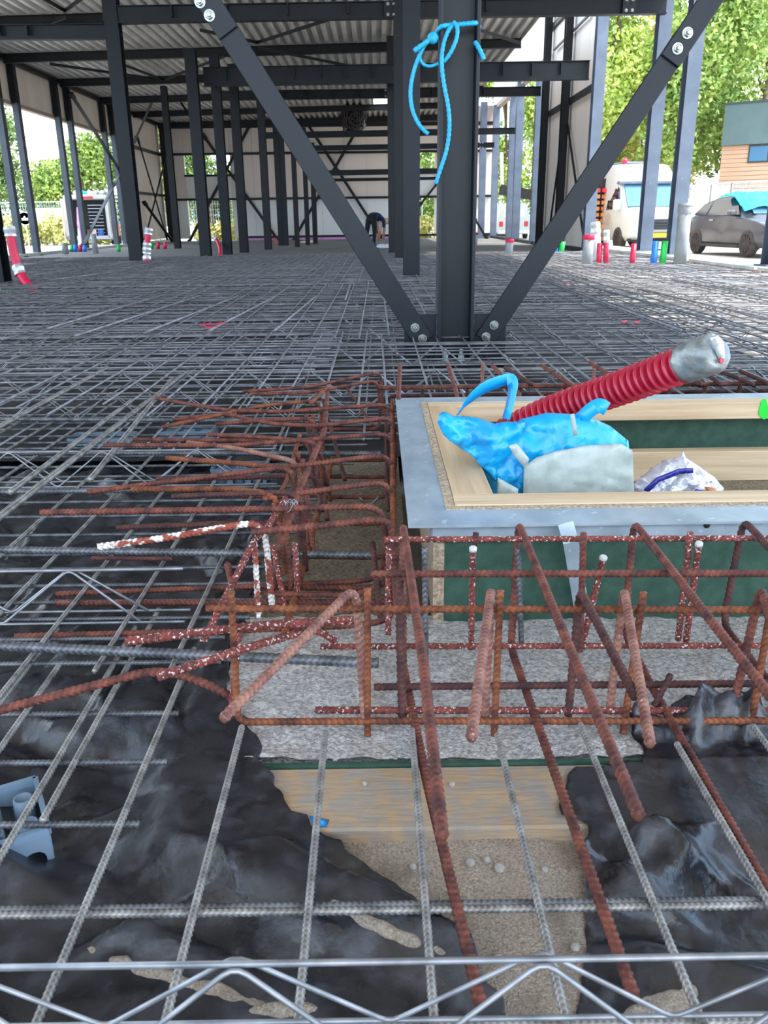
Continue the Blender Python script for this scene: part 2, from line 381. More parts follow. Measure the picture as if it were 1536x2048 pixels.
MB().box((-.13, 1.93, -.047), (-.075, 1.985, -.043)).put('green_patch', 'green_board', cf)
# roof deck: trapezoid ribs run away from the camera
def deck(name, x0, x1, y0, y1, hole=None):
    p = .25; xs = []; k = 0; x = x0
    while x < x1:
        for dx, dz in ((0, 0), (.085, 0), (.115, .10), (.22, .10)): xs.append((min(x+dx, x1), dz))
        x += p
    xs.append((x1, 0)); ys = [y0, y1] if not hole else [y0, hole[2], hole[3], y1]
    V = [(a, b, deckz(a)+dz) for b in ys for a, dz in xs]; n = len(xs); fs = []
    for r in range(len(ys)-1):
        for i in range(n-1):
            if hole and r == 1 and hole[0] < xs[i][0] < hole[1]: continue
            fs.append((r*n+i, (r+1)*n+i, (r+1)*n+i+1, r*n+i+1))
    o = put(name, V, mat='deck_steel', polys=fs, smooth=False, kind='structure')
    m = MB()
    if hole:
        for a, b, c, d in ((x0, hole[0], y0, y1), (hole[1], x1, y0, y1), (hole[0], hole[1], y0, hole[2]), (hole[0], hole[1], hole[3], y1)):
            m.add([(a, c, deckz(a)+.11), (b, c, deckz(b)+.11), (b, d, deckz(b)+.11), (a, d, deckz(a)+.11), (a, c, deckz(a)+.2), (b, c, deckz(b)+.2), (b, d, deckz(b)+.2), (a, d, deckz(a)+.2)],
                  [(3, 2, 1, 0), (4, 5, 6, 7), (0, 1, 5, 4), (1, 2, 6, 5), (2, 3, 7, 6), (3, 0, 4, 7)])
    else: m.beam((0, y0, 0), (0, y1, 0), [(x0, deckz(x0)+.11), (x1, deckz(x1)+.11), (x1, deckz(x1)+.2), (x0, deckz(x0)+.2)])
    m.put('roof_board', 'deck_steel', o); return o
tag(deck('ceiling', -10.3, 3.95, 17.0, 42.3, hole=(-.15, .60, 35.4, 39.0)), 'ribbed grey steel roof deck over the back of the hall with a skylight hole', 'roof deck')
tag(deck('ceiling', -10.3, 5.75, ROOF_FRONT, 17.0), 'ribbed grey steel roof deck over the front of the hall', 'roof deck')
o = MB().box((3.7, 17, 7.7), (5.95, 42.3, 7.8)).put('ceiling', 'deck_steel', kind='structure'); tag(o, 'higher roof strip added to shade the right wall', 'roof deck')  # unseen strip added to keep sky light off the wall panels
# walls, panel by panel
wl = empty('wall_left', (-10.05, 30, 0), 'left wall of beige sandwich panels with a long open window band', 'wall'); wl['kind'] = 'structure'
y = 16.0
while y < 42:
    w_ = 1.08
    if y+w_ > 42.05: w_ = 42.05-y
    full = y > 35.6
    MB().box((-10.12, y+.006, .15 if full else 4.05), (-10.04, y+w_-.006, 5.12)).put('panel', 'panel_beige', wl); y += 1.08
MB().box((-10.18, 16, 3.95), (-10.0, 35.7, 4.05)).put('lintel_trim', 'panel_trim', wl)
MB().box((-10.0, 16, 5.0), (-9.86, 42, 5.12)).put('eaves_rail', 'frame_black', wl)
MB().box((-10.02, 35.7, 2.0), (-9.92, 42, 2.1)).put('girt', 'frame_black', wl)
MB().box((-10.02, 35.7, 3.75), (-9.92, 42, 3.87)).put('girt', 'frame_black', wl)
MB().box((-10.2, 16, -.15), (-9.8, 42, .08)).put('plinth', 'form_board', wl)
wb = empty('wall_back', (-2.3, 42.1, 0), 'back wall of beige and white upright panels on dark rails', 'wall'); wb['kind'] = 'structure'
x = -10.0
while x < 5.3:
    x1 = min(x+1.06, 5.4); c = (x+x1)/2
    for z0, z1, mt, hol in ((3.87, 4.98, 'panel_beige', False), (1.9, 3.79, 'panel_beige', True), (.12, 1.82, 'panel_white', True)):
        win = hol and (-8.98 < c < -6.4 or 1.85 < c < 3.0)
        if win and z0 < 1: continue
        a, b = z0, z1
        if win: a, b = 1.9, 2.92
        MB().box((x+.004, 42.06, a), (x1-.004, 42.16, b)).put('panel', 'panel_white' if win else mt, wb)
    x = x1
for z0, z1 in ((3.78, 3.88), (1.81, 1.91), (4.92, 5.06)): MB().box((-10, 41.93, z0), (5.4, 42.07, z1)).put('girt', 'frame_black', wb)
MB().box((-8.98, 41.98, 2.86), (-6.4, 42.14, 2.95)).put('window_sill', 'frame_black', wb); MB().box((1.85, 41.98, 2.86), (3.0, 42.14, 2.95)).put('window_sill', 'frame_black', wb)
MB().box((-6.3, 41.97, .1), (5.4, 42.1, .2)).put('base_rail', 'frame_black', wb)
MB().box((-6.3, 41.98, -.12), (1.0, 42.12, .1)).put('foam_strip', 'pink_foam', wb)
for a, b in ((-10, -8.98), (-6.4, 1.85), (3.0, 5.4)): MB().box((a, 42.165, .12), (b, 42.18, 4.98)).put('backing_sheet', 'panel_trim', wb)
MB().box((-10.14, 16, 4.05), (-10.125, 42, 5.12)).put('backing_sheet', 'panel_trim', wl); MB().box((-10.14, 35.7, .15), (-10.125, 42, 4.05)).put('backing_sheet', 'panel_trim', wl)
MB().box((-10.2, 42.2, 4.9), (5.5, 42.4, 5.75)).put('eaves_closure', 'panel_trim', wb)
wr = empty('wall_right', (5.5, 30, 0), 'right wall of beige panels behind black studs', 'wall'); wr['kind'] = 'structure'
y = 22.7
while y < 42:
    full = y < 28.6
    MB().box((5.46, y+.006, .1 if full else 5.65), (5.56, y+1.095, 7.68)).put('panel', 'panel_beige', wr); y += 1.1
MB().box((5.38, 28.9, 5.5), (5.62, 42, 5.65)).put('lintel_trim', 'panel_trim', wr)
for z in (3.9, 6.3): MB().box((5.36, 22.8, z-.07), (5.46, 29.0, z+.07)).put('girt', 'frame_black', wr)
MB().box((5.3, 22.8, -.1), (5.56, 42, .1)).put('base_rail', 'frame_black', wr)
def pin(a, b, X=5.36): MB().beam(PX(*a, X), PX(*b, X), rect(.05, .05), (1, 0, 0)).put('bracing_rod', 'frame_black', wr)
pin((1128, 240), (1096, 480)); pin((1134, 240), (1168, 480)); pin((1140, 100), (1130, 232)); pin((1108, 100), (1178, 30))
# ================================================================== steel frame
def column(name, x, y, z0, z1, b, h, mat, label, flange='y', plate=True, group=None):
    e = empty(name, (x, y, z0), label, 'column', group)
    MB().beam((x, y, z0), (x, y, z1), hsec(b, h), (0, 1, 0) if flange == 'y' else (1, 0, 0)).put('shaft', mat, e)
    if plate: MB().box((x-b*.75, y-h*.75, z0-.02), (x+b*.75, y+h*.75, z0+.012)).put('base_plate', mat, e)
    return e
colA = column('steel_column', -4.82, 17.5, -.05, 5.1, .26, .26, 'frame_steel', 'dark steel column with a red hose taped to its foot, left in the hall')
column('steel_column', -4.95, 11.3, -.05, 5.1, .24, .26, 'frame_steel', 'dark column foot with a bent red hose at the left photo edge')
column('steel_column', .46, 11.85, -.05, 5.25, .22, .22, 'paint_steel', 'slim dark blue column standing in the mesh just behind the braced column')
column('steel_column', .46, 17.4, -.05, 5.25, .22, .22, 'frame_steel', 'second dark column behind the braced column, bolted to the top beam')
column('steel_column', .43, 24.0, -.05, 5.25, .24, .24, 'frame_steel', 'third dark column behind the braced column, beside the bending workers')
for (px, py, z1, wd, lab) in ((413, 515, 4.7, .26, 'dark column carrying the left end of the wide cleated beam'), (456, 509, 4.9, .24, 'dark column between the cleated beam column and the window opening'),
        (489, 505, 4.9, .24, 'dark column right in front of the back window edge'), (537, 499, 4.6, .22, 'dark column where the low back beam starts'),
        (563, 491, 4.1, .2, 'left of the two close slim posts before the white panels'), (573, 491, 3.9, .17, 'right of the two close slim posts before the white panels'),
        (595, 494, 4.2, .16, 'slim dark post crossed by the lower end of a diagonal rod'), (616, 490, 4.0, .16, 'slim dark post left of the tilted brace, second from the pair'), (631, 488, 3.6, .18, 'slim dark post nearest to the big left brace before the back wall')):
    p = PZ(px, py, .0); column('steel_post' if wd < .21 else 'steel_column', p[0], p[1], 0, z1, wd, wd, 'frame_steel', lab, plate=False)
p = PZ(362, 497, 0); column('steel_column', p[0]-.1, p[1], 0, 5.05, .2, .2, 'frame_black', 'black column under the roof bracing node by the far left corner', plate=False)
for (yy, lab) in ((24.35, 'leftmost grey post of the open window band'), (25.5, 'second grey post of the open window band, close to the leftmost'), (28.7, 'grey post of the window band just right of the blue round sign'),
        (29.8, 'grey post of the window band left of the white van'), (33.4, 'grey post of the window band in front of the open van'), (34.5, 'grey post of the window band over the red van flank')):
    e = empty('wall_post', (-9.9, yy, 0), lab, 'post', 'posts of the left window band')
    MB().box((-10.0, yy-.11, 0), (-9.84, yy+.11, 4.0)).put('shaft', 'lit_post', e); MB().box((-10.0, yy-.11, 4.0), (-9.84, yy+.11, 5.05)).put('upper_shaft', 'frame_black', e)  # one paint in two tones: daylight below the lintel, shade above, in the colour
    MB().box((-10.04, yy-.17, -.02), (-9.8, yy+.17, .02)).put('base_plate', 'lit_post', e)
column('corner_column', -9.75, 41.7, 0, 5.05, .24, .24, 'frame_black', 'black corner column at the far left of the hall', plate=False)
for (x, yy, lab) in ((5.4, 22.4, 'pale steel column at the near end of the beige right wall'), (5.42, 17.7, 'pale steel column in front of the camper windscreen'),
        (5.42, 15.9, 'pale steel column over the blue and green pipes, bolted to the top beam'), (5.44, 11.9, 'dark steel column at the right photo edge before the car')):
    column('edge_column', x, yy, .2 if yy < 20 else 0, 5.2 if yy < 20 else 7.65, .26 if yy > 20 else .24, .26, 'outer_steel', lab)
for (px, lab) in ((966, 'farthest pale post of the open right side'), (991, 'pale post left of the small white van'), (1024, 'pale post in front of the small white van, left one'), (1037, 'pale post in front of the small white van, right one'), (1075, 'pale post beside the black stud of the right wall')):
    X_ = 5.4 if px > 980 else 4.7
    yy = PX(px, 300, X_)[1]; e = empty('outer_post', (X_, yy, 0), lab, 'post', 'posts of the open right side')
    MB().box((X_-.14, yy-.11, 0), (X_+.14, yy+.11, 5.6)).put('shaft', 'outer_steel', e); MB().box((X_-.2, yy-.17, -.02), (X_+.2, yy+.17, .02)).put('base_plate', 'outer_steel', e)
for (yy, lab) in ((28.6, 'black stud where the right wall panels end'), (25.6, 'black stud in the middle of the right wall panels')):
    column('wall_stud', 5.28, yy, 0, 7.5, .2, .24, 'frame_black', lab, plate=False)
def beam(name, a, b, bw, h, mat, label, cleats=(), bolts=()):
    a = np.array(a, float); b = np.array(b, float); e = empty(name, (a+b)/2, label, 'beam')
    MB().beam(a, b, hsec(bw, h, .012, .014)).put('beam_body', mat, e)
    for t in cleats:
        p = a+(b-a)*t; MB().box((p[0]-.012, p[1]-bw/2-.06, p[2]-h*.22), (p[0]+.012, p[1]-bw/2+.05, p[2]+h*.42)).put('cleat', mat, e)
    for t in bolts:
        p = a+(b-a)*t
        MB().box((p[0]-.12, p[1]-bw/2-.016, p[2]-h*.46), (p[0]+.12, p[1]-bw/2, p[2]+h*.46)).put('splice_plate', mat, e)
        for dx in (-.055, .055):
            for dz in (-.085, .085): bolt((p[0]+dx, p[1]-bw/2-.016, p[2]+dz), (0, -1, 0), 'zinc_bolt', e, .02)
    return e
beam('floor_beam', (-4.68, 17.4, 4.44), (5.35, 17.4, 4.49), .16, .28, 'frame_steel', 'dark beam with cleats along the top of the photo', (.10, .2, .31, .42, .60, .67), (.497, .93))
beam('floor_beam', (-9.9, 17.4, 4.17), (-4.95, 17.4, 4.175), .16, .25, 'frame_steel', 'dark cleated beam left of the left hall column', (.45, .62, .72))
beam('floor_beam', (-4.2, 22.8, 4.2), (5.25, 22.8, 4.25), .18, .42, 'frame_steel', 'wide dark cleated beam under the roof from left column to pale right column', (.06, .15, .235, .305, .37, .44, .56, .70, .775, .85, .925))
beam('floor_beam', (-4.85, 29, 4.58), (5.2, 29, 4.6), .16, .27, 'frame_steel', 'dark cleated beam just under the wide cleated beam', (.2, .27, .35, .43, .5, .66, .74, .82), (.52,))
beam('floor_beam', (-4.3, 35, 3.96), (5.36, 35, 4.02), .16, .22, 'frame_steel', 'dark beam before the back wall, highest of the low beams')
beam('floor_beam', (-2.9, 37.5, 3.68), (4.9, 37.5, 3.72), .16, .2, 'frame_steel', 'dark beam before the back wall, second of the low beams', (.3, .4, .5), (.93,))
beam('floor_beam', (-2.3, 39, 2.8), (3.2, 39, 2.83), .16, .22, 'frame_steel', 'dark beam before the back wall at mid height')
beam('floor_beam', (-2.1, 41, 2.6), (3.2, 41, 2.62), .14, .13, 'frame_steel', 'thin dark rail before the back wall under the mid height beam')
for k, (yy, lab) in enumerate(((20.9, 'nearest roof beam in view, crossing at the top left'), (25.0, 'second roof beam, over the wide cleated beam'), (29.2, 'third roof beam, meeting the left wall over the second pair of posts'),
        (33.3, 'fourth roof beam, at the roof bracing node'), (37.5, 'fifth roof beam, near the back wall'), (16.6, 'roof beam over the front of the hall above the left column'), (41.7, 'last roof beam along the top of the back wall'))):
    beam('roof_beam', (-9.9, yy, deckz(-9.9)-.12), (3.9 if yy > 17 else 5.6, yy, deckz(3.9)-.12), .16, .22, 'frame_black', lab)
def rod(a, b, wd, label, mat='frame_black', ends=True):
    e = empty('bracing_bar', (a+b)/2, label, 'bracing bar', 'hall bracing bars')
    MB().beam(a, b, rect(wd, .03), (0, 1, .01)).put('bar', mat, e)
    if ends:
        for p, q in ((a, b), (b, a)):
            t = (q-p)/np.linalg.norm(q-p); MB().beam(p, p+t*.3, rect(wd*1.5, .05), (0, 1, .01)).put('end_plate', mat, e)
for a, b, Y0, Y1, wd, lab in (((404, 267), (560, 486), 41.86, 41.86, .13, 'bar of the left back wall cross falling to the right'), ((503, 243), (374, 492), 41.9, 41.9, .13, 'bar of the left back wall cross rising to the right'),
        ((600, 225), (770, 486), 41.88, 41.88, .13, 'bar of the right back wall cross falling to the workers'), ((745, 205), (580, 492), 41.86, 41.86, .13, 'bar of the right back wall cross rising to the hanging coil'),
        ((140, 185), (255, 365), 29.5, 35, .12, 'left wall cross bar falling from the roof corner'), ((257, 313), (167, 490), 36, 28, .12, 'left wall cross bar rising behind the van'),
        ((287, 403), (353, 494), 37.5, 41, .12, 'bar foot running down to the far left corner'), ((320, 168), (268, 285), 33.2, 35, .08, 'thin rod falling left from the roof node'), ((337, 168), (400, 262), 33.2, 35, .08, 'thin rod falling right from the roof node'),
        ((880, 360), (836, 415), 41.86, 41.86, .1, 'short rod seen between the two front columns'), ((945, 430), (975, 480), 39, 39, .1, 'short rod right of the braced column near the floor'),
        ((275, 275), (335, 480), 37.2, 41.4, .06, 'thin rod of the left corner cross falling right'), ((335, 300), (290, 480), 41.4, 37.2, .06, 'thin rod of the left corner cross falling left')):
    rod(PY(*a, Y0), PY(*b, Y1), wd, lab)
for a, b, lab in (((327, 160), (100, 128), 'roof rod running left from the roof node'), ((327, 160), (235, 125), 'roof rod running up left from the roof node'), ((327, 160), (450, 112), 'roof rod running right from the roof node'),
        ((130, 22), (75, -10), 'roof rod up left of the top left node'), ((130, 22), (170, -8), 'roof rod up right of the top left node'), ((130, 34), (85, 50), 'roof rod down left of the top left node'),
        ((515, 85), (660, 38), 'roof rod rising right from the middle node'), ((515, 85), (400, 60), 'roof rod rising left from the middle node'), ((515, 95), (700, 132), 'roof rod falling right from the middle node'), ((953, 58), (1040, 86), 'roof rod falling right behind the roped column')):
    rod(PZ(*a, 4.98), PZ(*b, 4.98), .07, lab, ends=False)
# ================================================================== the braced column
def fillet(P, rad=.03, n=5):
    P = [np.array(p, float) for p in P]; out = [P[0]]
    for i in range(1, len(P)-1):
        a, b, c = P[i-1], P[i], P[i+1]; d = min(rad, np.linalg.norm(b-a)*.48, np.linalg.norm(c-b)*.48)
        p = b+(a-b)/np.linalg.norm(a-b)*d; q = b+(c-b)/np.linalg.norm(c-b)*d
        for t in np.linspace(0, 1, n): out.append(p*(1-t)**2+2*b*t*(1-t)+q*t*t)
    out.append(P[-1]); return np.array(out)
XC, YC = .487, 5.44
e = empty('braced_column', (XC, YC, -.02), 'anthracite H column carrying two V braces, standing behind the hatch', 'column')
MB().beam((XC, YC, -.01), (XC, YC, 5.3), hsec(.22, .226, .010, .021), (1, 0, 0)).put('shaft', 'paint_steel', e).modifiers.new('edge', 'BEVEL').width = .003
MB().box((.16, YC-.13, -.035), (.815, YC+.13, -.008)).put('base_plate', 'paint_steel', e)
for x0, x1 in ((.164, .378), (.598, .811)):
    m = MB().box((x0, YC-.05, -.008), (x1, YC-.034, .282)); m.put('gusset_plate', 'paint_steel', e)
for x in (.374, .602): MB().tube([(x, YC-.052, z) for z in np.linspace(0, .28, 12)], [.006+.002*math.sin(k*2.3) for k in range(12)], 6).put('weld_seam', 'weld', e, True)
for px in (890, 922):
    p = PY(px, 716, YC-.06); m = MB(); m.lathe([(.030, 0), (.030, .012)], (p[0], YC-.065, -.008), n=16); m.lathe([(.022, .012), (.022, .04)], (p[0], YC-.065, -.008), n=6); m.lathe([(.013, .04), (.013, .075)], (p[0], YC-.065, -.008), n=12)
    m.put('anchor_bolt', 'tape_silver', e)
def brace(lo, hi, up, lab, joint, bolts_lo, bolts_hi, side):
    a = PY(*lo, YC-.06); b = PY(*hi, YC-.06); t = (b-a)/np.linalg.norm(b-a)
    e = empty('brace_bar', a, lab, 'brace')
    j = PY(*joint, YC-.06); j = a+t*((j-a)@t)
    MB().beam(a-t*.045, j+t*.12, rect(.128, .02), (0, 1, .001)).put('lower_plate', 'paint_steel', e).modifiers.new('edge', 'BEVEL').width = .003
    q = j-t*.03; q[1] -= .022
    MB().beam(q, q+t*3.0, rect(.128, .02), (0, 1, .001)).put('upper_plate', 'paint_steel', e).modifiers.new('edge', 'BEVEL').width = .003
    for px in bolts_lo: p = PY(*px, YC-.071); bolt(p, (0, -1, 0), 'zinc_bolt', e, .021)
    for px in bolts_hi: p = PY(*px, YC-.094); bolt(p, (0, -1, 0), 'zinc_bolt', e, .023)
brace((841, 672), (424, 13), None, 'flat dark brace rising to the upper left from the braced column', (452, 58), ((830, 655), (845, 677)), ((400, 4), (419, 31)), -1)
brace((976, 668), (1394, 38), None, 'flat dark brace rising to the upper right from the braced column', (1344, 114), ((988, 650), (972, 673)), ((1375, 66), (1355, 97)), 1)
# blue rope tied round the column
yr = YC-.125
e = empty('blue_rope', PY(905, 60, yr), 'bright blue twisted rope knotted around the braced column with hanging ends', 'rope')
def strand(name, pts, r=.0115, dy=0): 
    P = smooth_path([PY(x, y, yr+(d[0] if d else 0)+dy) for x, y, *d in pts], 3); P, _ = resample(P, .006)
    V, Q, T = sweep(P, r, 8, .22, .026, .6); return put(name, V, Q, T, 'blue_rope', e)
strand('band', [(874, 64, .06), (880, 54), (892, 51), (908, 50), (930, 48), (948, 46), (955, 46, .03), (958, 55, .14)], .013)
strand('band_back', [(876, 62, .05), (872, 74, .1), (870, 82, .16)], .013)
strand('long_end', [(911, 46), (899, 56, -.02), (888, 82, -.03), (884, 105, -.03), (883, 130, -.03), (888, 172, -.03), (897, 212, -.03), (900, 255, -.03), (894, 300, -.03), (882, 335, -.03), (871, 368, -.03)])
strand('loop', [(907, 44, -.01), (915, 52, -.025), (915, 72, -.03), (907, 95, -.03), (896, 114, -.02), (886, 124, -.01)])
strand('left_loop', [(868, 70), (852, 84, -.01), (841, 100), (839, 118), (848, 131), (862, 133), (877, 127)], .009)
strand('left_end', [(866, 72), (850, 88), (838, 112), (826, 146), (820, 182), (823, 215), (832, 240), (846, 260), (857, 268)])
strand('short_end', [(872, 72, -.01), (856, 82, -.02), (842, 92, -.02), (828, 102, -.02)], .014)
strand('right_end', [(950, 84, .02), (958, 96), (963, 108), (968, 119)], .013)
m = MB(); p = PY(866, 76, yr-.01); m.lathe([(.012, -.03), (.028, -.018), (.032, 0), (.026, .02), (.01, .03)], p, (.7, -.2, .6), 12); m.put('knot', 'blue_rope', e, True)
# ================================================================== the hatch box
HZ = .21; x0, x1, y0, y1 = .06, 2.45, 1.73, 3.135
e = hatch = empty('hatch_box', (1.2, 2.4, -.1), 'hatch box with zinc edge, pale timber frame and green boards', 'hatch')
lw, fwid, bw = .092, .103, .085; t = .006
def lip(poly): MB().prism([(x, y, HZ-t) for x, y in poly], (0, 0, t)).put('zinc_lip', 'zinc_sheet', e)
lip([(x0, y0), (x1, y0), (x1-.09, y0+fwid), (x0+lw, y0+fwid)]); lip([(x0, y1), (x0, y0), (x0+lw, y0+fwid), (x0+lw, y1-bw)]); lip([(x1, y1), (x0, y1), (x0+lw, y1-bw), (x1-.09, y1-bw)])
MB().box((x0+.055, y0+.018, .163), (x1, y0+.024, HZ-t)).put('zinc_skirt', 'zinc_sheet', e)
MB().box((x0+.052, y0+.03, .163), (x0+.058, y1-.03, HZ-t)).put('zinc_skirt', 'zinc_sheet', e)
MB().box((x0+.058, y0+.030, -.05), (x0+.083, y1-.03, HZ-t-.001)).put('side_board', 'chipboard', e)
MB().box((x0+.083, y0+.030, -.05), (x1, y0+.048, HZ-t-.001)).put('front_board', 'green_board', e)
MB().box((x0+.083, y0+.048, -.05), (x1, y0+.062, HZ-t-.001)).put('front_board_core', 'chipboard', e)
MB().box((x0+.083, y1-.075, -.1), (x1, y1-.055, HZ-.01)).put('back_board', 'green_board', e)
MB().box((x0+lw, y0+fwid, .12), (x1, y0+fwid+.022, HZ+.002)).put('chipboard_edge', 'chipboard', e)
MB().box((x0+lw, y0+fwid+.022, .1), (x0+lw+.022, y1-bw, HZ+.002)).put('chipboard_edge', 'chipboard', e)
tf = y0+fwid+.022
MB().box((x0+lw+.023, tf, .05), (x1, tf+.085, HZ+.004), .003).put('front_timber', 'timber', e)
MB().box((x0+lw+.023, tf+.086, .05), (x0+lw+.125, y1-bw-.08, HZ+.003), .003).put('side_timber', 'timber_across', e)
MB().box((x0+lw+.023, y1-bw-.075, .147), (x1, y1-bw, HZ-.001), .003).put('back_timber', 'timber', e)
MB().box((x0+lw+.03, y1-bw-.09, -.085), (x1, y1-bw-.03, .03), .003).put('bottom_timber', 'timber', e)
MB().box((x0+.083, y0+.062, -.1), (x1, y1-.075, -.085)).put('hatch_floor', 'chipboard_floor', e)
MB().box((x0+.083, tf, -.1), (x1, tf+.02, .05)).put('inner_front_board', 'green_board', e)
a, b, c = PY(1131, 1046, 1.715), PY(1142, 1085, 1.70), PZ(1168, 1246, -.04)
m = MB(); m.beam(a, b, rect(.034, .003), (0, 1, .2)); m.beam(b, c, rect(.034, .003), (0, 1, .3)); m.put('zinc_strap', 'zinc_sheet', e)
p = PY(1413, 1050, y0+.018); MB().lathe([(.007, 0), (.007, .003), (.003, .005)], p, (0, -1, 0), 12).put('screw', 'grille', e)
V = []; F_ = []; k = 14
gp = [PY(1528+10*math.cos(a)*(1+.25*math.sin(3*a)), 818+21*math.sin(a), y1-bw-.0765) for a in np.linspace(0, 2*math.pi, k, endpoint=False)]
MB().prism(gp, (0, -.0015, 0)).put('spray_mark', 'green_paint', e)
# ------------------------------------------------------------------ things lying in the hatch
def pillow(name, outline, Yc, bulge, wr, mat, parent, seed=0, depth=None, n=500, push=0.0, kz=20):
    """puffed closed skin: the outline keeps its size, both faces swell by bulge and carry folds"""
    O = np.array([PY(x, y, Yc) for x, y in outline]); P2 = O[:, [0, 2]]
    d = []
    for i in range(len(P2)):
        a, b = P2[i], P2[(i+1) % len(P2)]; m_ = max(1, int(np.linalg.norm(b-a)/.012))
        for k in range(m_): d.append(a+(b-a)*k/m_)
    B = np.array(d); nb = len(B); rg = np.random.default_rng(seed); lo, hi = B.min(0), B.max(0)
    I = rg.uniform(lo, hi, (n, 2))
    vs, es, fs, *_ = delaunay_2d_cdt([Vector(p) for p in np.vstack([B, I])], [(i, (i+1) % nb) for i in range(nb)], [], 1, 1e-6)
    A = np.array([tuple(v) for v in vs])
    seg = B; dist = np.min(np.linalg.norm(A[:, None, :]-seg[None], axis=2), axis=1); sc = np.clip(dist/(.35*min(hi-lo)), 0, 1)
    pr = np.sqrt(np.clip(1-(1-sc)**2, 0, 1))
    fold = 2.2*crease(A[:, 0], A[:, 1], seed*7+1, kz*.8)+1.2*crease(A[:, 0], A[:, 1], seed*7+3, kz*1.9)+.2
    yf = Yc-push-bulge*pr+wr*(fold-.5)*np.clip(sc*4, 0, 1); yb = Yc-push+bulge*.7*pr+.004
    N_ = len(A); V = np.vstack([np.stack([A[:, 0], yf, A[:, 1]], 1), np.stack([A[:, 0], yb, A[:, 1]], 1)])
    polys = [tuple(f) for f in fs]+[tuple(i+N_ for i in reversed(f)) for f in fs]
    cnt = {}
    for f in fs:
        for i in range(len(f)):
            k = (f[i], f[(i+1) % len(f)]); cnt[k] = 1
    for (i, j) in list(cnt):
        if (j, i) not in cnt: polys.append((j, i, i+N_, j+N_))
    return put(name, V, mat=mat, parent=parent, polys=polys, smooth=True)
def ribbon(name, P, wdir, wd, mat, parent, th=.002):
    P = smooth_path(P, 2); V = []; F_ = []; n = len(P); wdir = np.asarray(wdir, float)
    t = np.gradient(P, axis=0); t /= np.linalg.norm(t, axis=1)[:, None]
    for i in range(n):
        s_ = wdir-t[i]*(wdir@t[i]); s_ /= np.linalg.norm(s_); nn = np.cross(t[i], s_)
        for a, b in ((-1, -1), (1, -1), (1, 1), (-1, 1)): V.append(P[i]+s_*a*wd/2+nn*b*th/2)
    for i in range(n-1):
        for k in range(4): F_.append((i*4+k, i*4+(k+1) % 4, i*4+4+(k+1) % 4, i*4+4+k))
    F_ += [(3, 2, 1, 0), (n*4-4, n*4-3, n*4-2, n*4-1)]
    return put(name, V, mat=mat, parent=parent, polys=F_, smooth=True)
e = empty('carrier_bag', PY(1120, 1060, 2.2), 'crumpled blue and white plastic carrier bag lying in the hatch', 'bag')
pillow('bag_body', [(972, 1050), (975, 985), (958, 930), (985, 880), (1012, 862), (1045, 838), (1095, 826), (1150, 829), (1190, 838), (1222, 853), (1257, 882), (1263, 985), (1262, 1050)], 2.22, .075, .028, 'blue_bag', e, 1, n=1400, kz=13)
pillow('bag_front', [(1036, 1050), (1035, 985), (1037, 914), (1062, 897), (1100, 885), (1160, 874), (1225, 871), (1246, 884), (1250, 985), (1250, 1050)], 2.22, .014, .012, 'white_bag', e, 2, push=.092, n=900, kz=11)
pillow('bag_flap', [(873, 838), (876, 822), (888, 818), (908, 826), (950, 828), (985, 840), (1010, 836), (1045, 838), (1030, 880), (1000, 915), (985, 952), (960, 925), (935, 898), (905, 880), (883, 860)], 2.22, .055, .034, 'blue_bag', e, 5, n=1000, push=.045, kz=14)
pillow('white_stripe', [(1003, 868), (1019, 864), (1043, 893), (1036, 912), (1018, 893)], 2.22, .008, .004, 'white_bag', e, 6, n=40, push=.125)
pillow('white_stripe', [(983, 928), (1022, 950), (1018, 978), (982, 960)], 2.22, .008, .004, 'white_bag', e, 7, n=40, push=.13)
ribbon('bag_handle', [PY(x, y, Y_) for x, y, Y_ in ((915, 830, 2.2), (932, 806, 2.2), (965, 776, 2.19), (1000, 762, 2.18), (1021, 757, 2.18), (1027, 772, 2.17), (1022, 800, 2.16), (1012, 838, 2.15))], (.45, -.5, .9), .040, 'blue_bag', e)
ribbon('bag_handle', [PY(x, y, Y_) for x, y, Y_ in ((1160, 840, 2.2), (1178, 822, 2.2), (1198, 808, 2.2), (1214, 818, 2.2))], (.3, -.2, -1), .038, 'blue_bag', e)
ribbon('seam_tape', [PY(x, y, 2.10) for x, y in ((1144, 828), (1147, 842), (1151, 872))], (1, 0, 0), .011, 'white_bag', e)
# ribbed red conduit
e = empty('red_conduit', PY(1040, 860, 2.9), 'thick ribbed red conduit sticking out of the hatch with its end taped', 'conduit')
P = [PY(1010, 868, 2.92), PY(1100, 822, 2.82), PY(1230, 780, 2.64), PY(1374, 726, 2.44)]
P = smooth_path(P, 3); P, s_ = resample(P, .0037)
r_ = .0470+.0110*np.tanh(1.8*np.sin(s_/.0265*2*math.pi))
V, Q, T = sweep(P, r_, 28); put('ribbed_hose', V, Q, T, 'red_hose', e)
a = np.array(PY(1366, 729, 2.45)); b = np.array(PY(1436, 701, 2.36)); t_ = (b-a)/np.linalg.norm(b-a)
Q_ = [a+(b-a)*k/12 for k in range(13)]
V, Q, T = sweep(np.array(Q_), [.056, .057, .0575, .057, .058, .057, .058, .059, .058, .059, .059, .058, .05], 22)
V = np.array(V); V += (np.stack([vnoise(V[:, 0]*60, V[:, 2]*60, 1), vnoise(V[:, 0]*60, V[:, 2]*60, 2), vnoise(V[:, 1]*60, V[:, 2]*60, 3)], 1)-.5)*.007
put('tape_wrap', V, Q, T, 'duct_tape', e)
pillow('tape_flap', [(1420, 676), (1436, 670), (1448, 686), (1450, 710), (1444, 728), (1436, 715), (1430, 700)], 2.345, .008, .006, 'tape_silver', e, 12, n=40)
